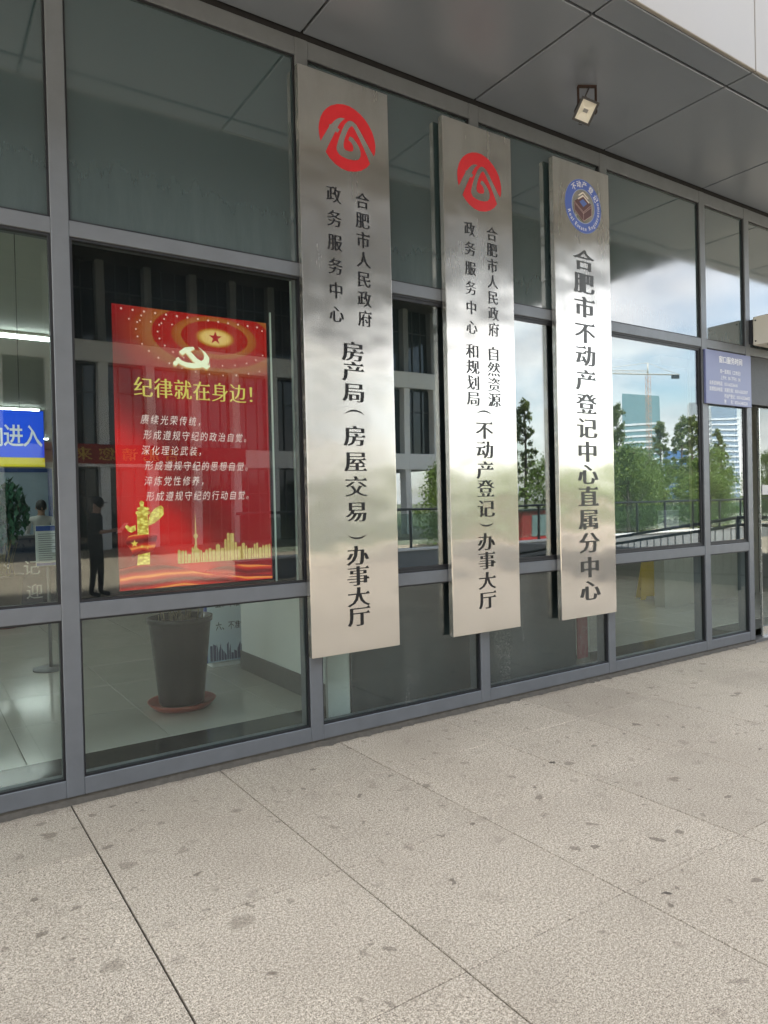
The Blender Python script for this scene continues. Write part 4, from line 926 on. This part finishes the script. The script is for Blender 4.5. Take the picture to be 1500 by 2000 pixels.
TK = [trunk_me(4.3, 0.13, 4, 1.3), trunk_me(4.8, 0.14, 5, 1.4), trunk_me(7.4, 0.11, 6, 0.7)]
def tree(x, y, kind, s, label, group, lm):
    t = thing(('leafy_tree', 'leafy_tree', 'poplar_tree')[kind], label, 'tree', (x, y, -0.05), random.uniform(0, 6.28), group)
    t.scale = (s, s, s)
    link('trunk', TK[kind], bark, t); c = link('crown', CR[kind], LG, t)
    if lm is not LG:
        c.material_slots[0].link = 'OBJECT'; c.material_slots[0].material = lm
def refl(u, v, Y):
    q = at_plane(u, v, 2 * GY - Y); return q.x
random.seed(21)
for k in range(24):
    x = 19 + k * 2.1 + random.uniform(-0.6, 0.6); y = random.uniform(-21.5, -15)
    if x < 26: y = random.uniform(-34, -30) if k % 2 == 0 else random.uniform(-18, -14.5); 
    if x < 24 and y > -20: x += 5
    tree(x, y, k % 2, random.uniform(0.56, 0.78), 'bushy green tree in the row mirrored behind the balustrade', 'bushy trees beyond the balustrade', LG if k < 15 else LY)
for k in range(9):
    tree(13.9 + 1.5 * k + random.uniform(-0.4, 0.4), random.uniform(-16.2, -12.6), k % 2, random.uniform(0.52, 0.66), 'low bushy tree just behind the mirrored balustrade', 'low bushes behind the balustrade', LG)
for u, Y, s, lab in ((1024, -24, 0.92, 'slim poplar mirrored in the glass between the second and third steel signs'), (1292, -24, 0.84, 'slim poplar mirrored beside the banded glass tower'), (1332, -23, 0.86, 'thin leafy poplar mirrored left of the door notice'),
                     (1352, -20, 0.80, 'brownish poplar mirrored near the frame left of the blue notice'), (1205, -20, 0.84, 'poplar mirrored at the edge of the farthest steel sign'), (1405, -26, 0.85, 'poplar mirrored in the narrow pane under the blue notice')):
    tree(refl(u, 900, Y), Y, 2, s, lab, 'slim poplars beyond the balustrade', LP)

# far towers and the crane
def tower(name, x0, x1, y, h, label, bands, colg, colb, slope=0.0):
    t = thing(name, label, 'building', ((x0 + x1) / 2, y, -0.05), math.radians(52)); hw = (x1 - x0) / 2 * 0.62
    gmm = NM('hazed_tower_glass'); gmm.surf(gmm.pbsdf(colg, 0.12, 0, None, 0.8).outputs[0])  # glass paled: distance haze is put into the colour
    bm = bmesh.new(); v, f = box_bm(bm, -hw, hw, -9, 9, 0, h)
    for q in v[4:]:
        if q.co.x > 0: q.co.z -= slope; q.co.x -= hw * 0.12
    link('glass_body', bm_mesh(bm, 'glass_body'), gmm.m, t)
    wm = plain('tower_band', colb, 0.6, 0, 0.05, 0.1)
    b0_ = box_me('floor_band', -hw - 0.3, hw + 0.3, -9.4, 9.4, 0, 1.3); b0_.materials.append(wm)
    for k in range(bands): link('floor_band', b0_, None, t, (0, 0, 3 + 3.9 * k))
YB = -300
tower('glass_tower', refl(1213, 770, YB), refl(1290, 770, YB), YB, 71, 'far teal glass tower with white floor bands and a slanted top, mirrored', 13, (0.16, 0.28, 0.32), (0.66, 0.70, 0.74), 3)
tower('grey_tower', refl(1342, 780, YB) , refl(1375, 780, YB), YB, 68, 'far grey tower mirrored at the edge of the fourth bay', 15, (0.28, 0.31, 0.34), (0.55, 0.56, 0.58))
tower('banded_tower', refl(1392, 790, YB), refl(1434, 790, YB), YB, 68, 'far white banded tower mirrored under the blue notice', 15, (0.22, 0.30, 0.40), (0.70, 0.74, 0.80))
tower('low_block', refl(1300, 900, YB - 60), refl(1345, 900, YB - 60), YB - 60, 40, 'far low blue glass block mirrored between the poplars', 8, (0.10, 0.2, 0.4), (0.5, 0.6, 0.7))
ycr = -250; xm = refl(1268, 740, ycr)
crn = thing('tower_crane', 'orange and white tower crane standing over the far towers, mirrored', 'crane', (xm, ycr, 0))
orng = plain('crane_orange', (0.42, 0.22, 0.12), 0.6); crw = plain('crane_white', (0.6, 0.58, 0.54), 0.6)
bm = bmesh.new(); H_ = 71
for sx in (-1, 1):
    for sy in (-1, 1): tube_bm(bm, [(sx, sy, 0), (sx, sy, H_)], 0.13, 4)
for k in range(34):
    z = k * 2.1; sgn = 1 if k % 2 else -1
    tube_bm(bm, [(-sgn, -1, z), (sgn, -1, z + 2.1)], 0.08, 4); tube_bm(bm, [(-1, -sgn, z), (-1, sgn, z + 2.1)], 0.08, 4); tube_bm(bm, [(-1, 1, z), (1, 1, z)], 0.14, 4)
link('mast', bm_mesh(bm, 'mast'), orng, crn)
bm = bmesh.new()
jl, cl = -58, 17
for sy in (-0.8, 0.8): tube_bm(bm, [(jl, sy, H_ + 0.4), (cl, sy, H_ + 0.4)], 0.22, 4)
tube_bm(bm, [(jl, 0, H_ + 2.0), (0, 0, H_ + 2.4)], 0.2, 4)
for k in range(28):
    x = jl + k * 2.05; tube_bm(bm, [(x, -0.8, H_ + 0.4), (x + 1.0, 0, H_ + 2.1)], 0.12, 4); tube_bm(bm, [(x + 1.0, 0, H_ + 2.1), (x + 2.05, 0.8, H_ + 0.4)], 0.12, 4)
tube_bm(bm, [(0, 0, H_), (0, 0, H_ + 7)], 0.5, 4); tube_bm(bm, [(0, 0, H_ + 7), (cl, 0, H_ + 0.8)], 0.15, 4); tube_bm(bm, [(0, 0, H_ + 7), (jl * 0.6, 0, H_ + 2.2)], 0.15, 4)
jb = link('jib', bm_mesh(bm, 'jib'), crw, crn); jb.rotation_euler = (0, 0, math.radians(25))
box('counterweight', cl - 3, cl, -1.0, 1.0, H_ - 1.8, H_ + 0.3, darkst, jb)
# red kiosk behind the balustrade
kx = refl(1040, 1000, -14)
kk = thing('red_kiosk', 'low red kiosk with grey front mirrored behind the balustrade', 'kiosk', (kx, -14, 0))
box('body', -1.3, 1.3, -0.8, 0.8, 0, 1.15, plain('red_paint', (0.35, 0.03, 0.03), 0.5), kk, 0.03); box('shutter', -0.9, 0.5, 0.801, 0.83, 0.3, 1.0, plain('grey_shutter', (0.2, 0.24, 0.26), 0.5), kk); box('roof', -1.4, 1.4, -0.9, 0.9, 1.151, 1.2, darkst, kk)

# ------------------------------------------------------------------ people
def body(name, J, E_, rads, regions, mats, parent, sub=2):
    me = bpy.data.meshes.new(name); me.from_pydata([J[k] for k in J], [(list(J).index(a), list(J).index(b)) for a, b in E_], [])
    o = bpy.data.objects.new('tmp', me); COL.objects.link(o)
    md = o.modifiers.new('s', 'SKIN'); md.use_smooth_shade = True
    sb = o.modifiers.new('u', 'SUBSURF'); sb.levels = sub; sb.render_levels = sub
    for i, k in enumerate(J):
        sv = me.skin_vertices[0].data[i]; r = rads[k]; sv.radius = r if isinstance(r, tuple) else (r, r); sv.use_root = (k == 'pelvis')
    dg = bpy.context.evaluated_depsgraph_get(); dg.update()
    m2 = bpy.data.meshes.new_from_object(o.evaluated_get(dg), depsgraph=dg); bpy.data.objects.remove(o)
    m2.materials.clear()
    for mt in mats: m2.materials.append(mt)
    for p in m2.polygons:
        p.material_index = regions(p.center); p.use_smooth = True
    m2.name = name
    return link(name, m2, None, parent)
BASE_E = [('pelvis', 'waist'), ('waist', 'chest'), ('chest', 'neck'), ('neck', 'head'), ('head', 'crown'), ('chest', 'shL'), ('shL', 'elL'), ('elL', 'wrL'), ('wrL', 'haL'), ('chest', 'shR'), ('shR', 'elR'), ('elR', 'wrR'), ('wrR', 'haR'),
          ('pelvis', 'hiL'), ('hiL', 'knL'), ('knL', 'anL'), ('anL', 'toL'), ('pelvis', 'hiR'), ('hiR', 'knR'), ('knR', 'anR'), ('anR', 'toR')]
BASE_R = dict(pelvis=(0.15, 0.11), waist=(0.14, 0.10), chest=(0.17, 0.11), neck=0.055, head=(0.075, 0.088), crown=(0.062, 0.078), shL=0.065, shR=0.065, elL=0.042, elR=0.042, wrL=0.03, wrR=0.03, haL=(0.035, 0.02), haR=(0.035, 0.02),
              hiL=0.095, hiR=0.095, knL=0.062, knR=0.062, anL=0.043, anR=0.043, toL=(0.042, 0.03), toR=(0.042, 0.03))
skin = plain('skin', (0.42, 0.25, 0.18), 0.55, 0, 0.05, 10); dcl = plain('dark_clothes', (0.018, 0.018, 0.022), 0.85, 0, 0.3, 30); wcl = plain('white_shirt', (0.6, 0.6, 0.6), 0.8, 0, 0.08, 30)
shoe = plain('dark_shoe', (0.02, 0.02, 0.02), 0.5); hairm = plain('black_hair', (0.012, 0.011, 0.010), 0.5)
def std_pose(reach):
    J = dict(pelvis=(0, 0, 0.93), waist=(0, 0.0, 1.08), chest=(0, 0.01, 1.30), neck=(0, 0.02, 1.46), head=(0, 0.045, 1.56), crown=(0, 0.045, 1.66))
    for s, q in ((-1, 'L'), (1, 'R')):
        J['sh' + q] = (0.19 * s, 0, 1.38); J['el' + q] = (0.24 * s, 0.0 + 0.02 * reach, 1.10)
        J['wr' + q] = (0.20 * s if not reach else 0.12 * s, 0.03 + 0.24 * reach, 0.86 + 0.27 * reach); J['ha' + q] = (0.20 * s if not reach else 0.07 * s, 0.05 + 0.32 * reach, 0.78 + 0.37 * reach)
        J['hi' + q] = (0.09 * s, 0, 0.88); J['kn' + q] = (0.10 * s, 0.01 + 0.03 * s, 0.48); J['an' + q] = (0.105 * s, -0.02 + 0.05 * s, 0.075); J['to' + q] = (0.115 * s, 0.14 + 0.05 * s, 0.035)
    return J
def fingers(par, J, side, mat):
    h = Vector(J['ha' + side]); w_ = Vector(J['wr' + side]); d = (h - w_).normalized(); s = d.cross(Vector((0, 0, 1))); s = s.normalized() if s.length > 0.2 else Vector((1, 0, 0))
    bm = bmesh.new()
    for k, L_ in enumerate((0.068, 0.078, 0.072, 0.058)):
        b = h + s * (0.022 - 0.015 * k) + d * 0.01; dn = Vector((0, 0, -1)) if abs(d.z) < 0.8 else Vector((0, 1, 0))
        tube_bm(bm, [b, b + d * L_ * 0.5 + dn * 0.004, b + d * L_ * 0.9 + dn * 0.022], [0.0085, 0.008, 0.006], 7)
    sg = 1 if side == 'L' else -1
    b = h + s * 0.03 * sg - d * 0.02; tube_bm(bm, [b, b + s * 0.022 * sg + d * 0.025, b + s * 0.024 * sg + d * 0.055], [0.011, 0.010, 0.007], 7)
    link('fingers', bm_mesh(bm, 'fingers'), mat, par)
def face(par, J, mat):
    h = Vector(J['head']); bm = bmesh.new()
    tube_bm(bm, [h + Vector((0, 0.078, 0.035)), h + Vector((0, 0.10, 0.0)), h + Vector((0, 0.088, -0.012))], [0.008, 0.014, 0.010], 8)
    for s in (-1, 1): tube_bm(bm, [h + Vector((0.078 * s, -0.005, -0.02)), h + Vector((0.088 * s, -0.012, 0.01)), h + Vector((0.082 * s, -0.01, 0.035))], [0.008, 0.013, 0.008], 8)
    link('nose_and_ears', bm_mesh(bm, 'nose_and_ears'), mat, par)
    bm = bmesh.new()
    for s in (-1, 1): tube_bm(bm, [h + Vector((0.045 * s, 0.073, 0.03)), h + Vector((0.018 * s, 0.085, 0.03))], 0.006, 6)
    tube_bm(bm, [h + Vector((-0.022, 0.083, -0.045)), h + Vector((0.0, 0.09, -0.046)), h + Vector((0.022, 0.083, -0.045))], 0.005, 6)
    link('eyes_and_mouth', bm_mesh(bm, 'eyes_and_mouth'), plain('dark_feature', (0.05, 0.025, 0.02), 0.5), par)
def dome(name, J, mat, par, low, back, pad=0.012):
    h = Vector(J['head']); bm = bmesh.new(); bmesh.ops.create_uvsphere(bm, u_segments=20, v_segments=14, radius=1)
    for v in bm.verts:
        v.co = Vector((v.co.x * (0.083 + pad), v.co.y * (0.098 + pad), v.co.z * (0.105 + pad))) + h + Vector((0, -0.008, 0.055))
    bmesh.ops.bisect_plane(bm, geom=bm.verts[:] + bm.edges[:] + bm.faces[:], plane_co=h + Vector((0, 0, low)), plane_no=Vector((0, back, 1)), clear_inner=True)
    return link(name, bm_mesh(bm, name, True), mat, par)
pr = thing('person', 'person in dark clothes and cap reading papers, mirrored left of the red screen', 'person', (1.70, -9.05, 0.0), math.radians(-62))
pr.scale = (1.02, 1.02, 1.02)
J = std_pose(1)
bo = body('body', J, BASE_E, BASE_R, lambda c: 0 if (c.z > 1.44 or (c.y > 0.13 and 0.95 < c.z < 1.3)) else (2 if c.z < 0.085 else 1), [skin, dcl, shoe], pr)
for s in 'LR': fingers(pr, J, s, skin)
face(pr, J, skin); dome('hair', J, hairm, pr, 0.015, 0.9, 0.006); dome('cap', J, dcl, pr, 0.055, 0.15, 0.016)
hh = Vector(J['head']); link('cap_peak', lathe_me('cap_peak', [(0.02, 0.0), (0.082, 0.0), (0.080, 0.008), (0.02, 0.012)], 20), dcl, pr, (hh.x, hh.y + 0.085, hh.z + 0.058))
paper = tag(box('paper_sheet', -0.15, 0.15, -0.11, 0.11, -0.002, 0.002, plain('white_paper', (0.7, 0.7, 0.72), 0.8), None), 'white paper sheet held by the person in the cap, mirrored', 'paper')
paper.location = pr.matrix_world @ Vector((0, 0.45, 1.17)) if False else Matrix.Translation(pr.location) @ Matrix.Rotation(math.radians(-62), 4, 'Z') @ Vector((0, 0.445, 1.195)); paper.rotation_euler = (math.radians(52), 0, math.radians(-62))
qx = at_plane(80, 1000, 9.4).x
p2 = thing('person', 'person with black hair and white shirt standing behind the welcome desk', 'person', (qx, 9.4, FZ), math.radians(180)); p2.scale = (0.93, 0.93, 0.93)
J = std_pose(0)
body('body', J, BASE_E, BASE_R, lambda c: 0 if (c.z > 1.44 or (abs(c.x) > 0.15 and c.z < 0.97)) else (2 if c.z < 0.085 else (3 if c.z > 0.93 else 1)), [skin, dcl, shoe, wcl], p2)
for s in 'LR': fingers(p2, J, s, skin)
face(p2, J, skin); dome('hair', J, hairm, p2, 0.02, 0.9, 0.010)
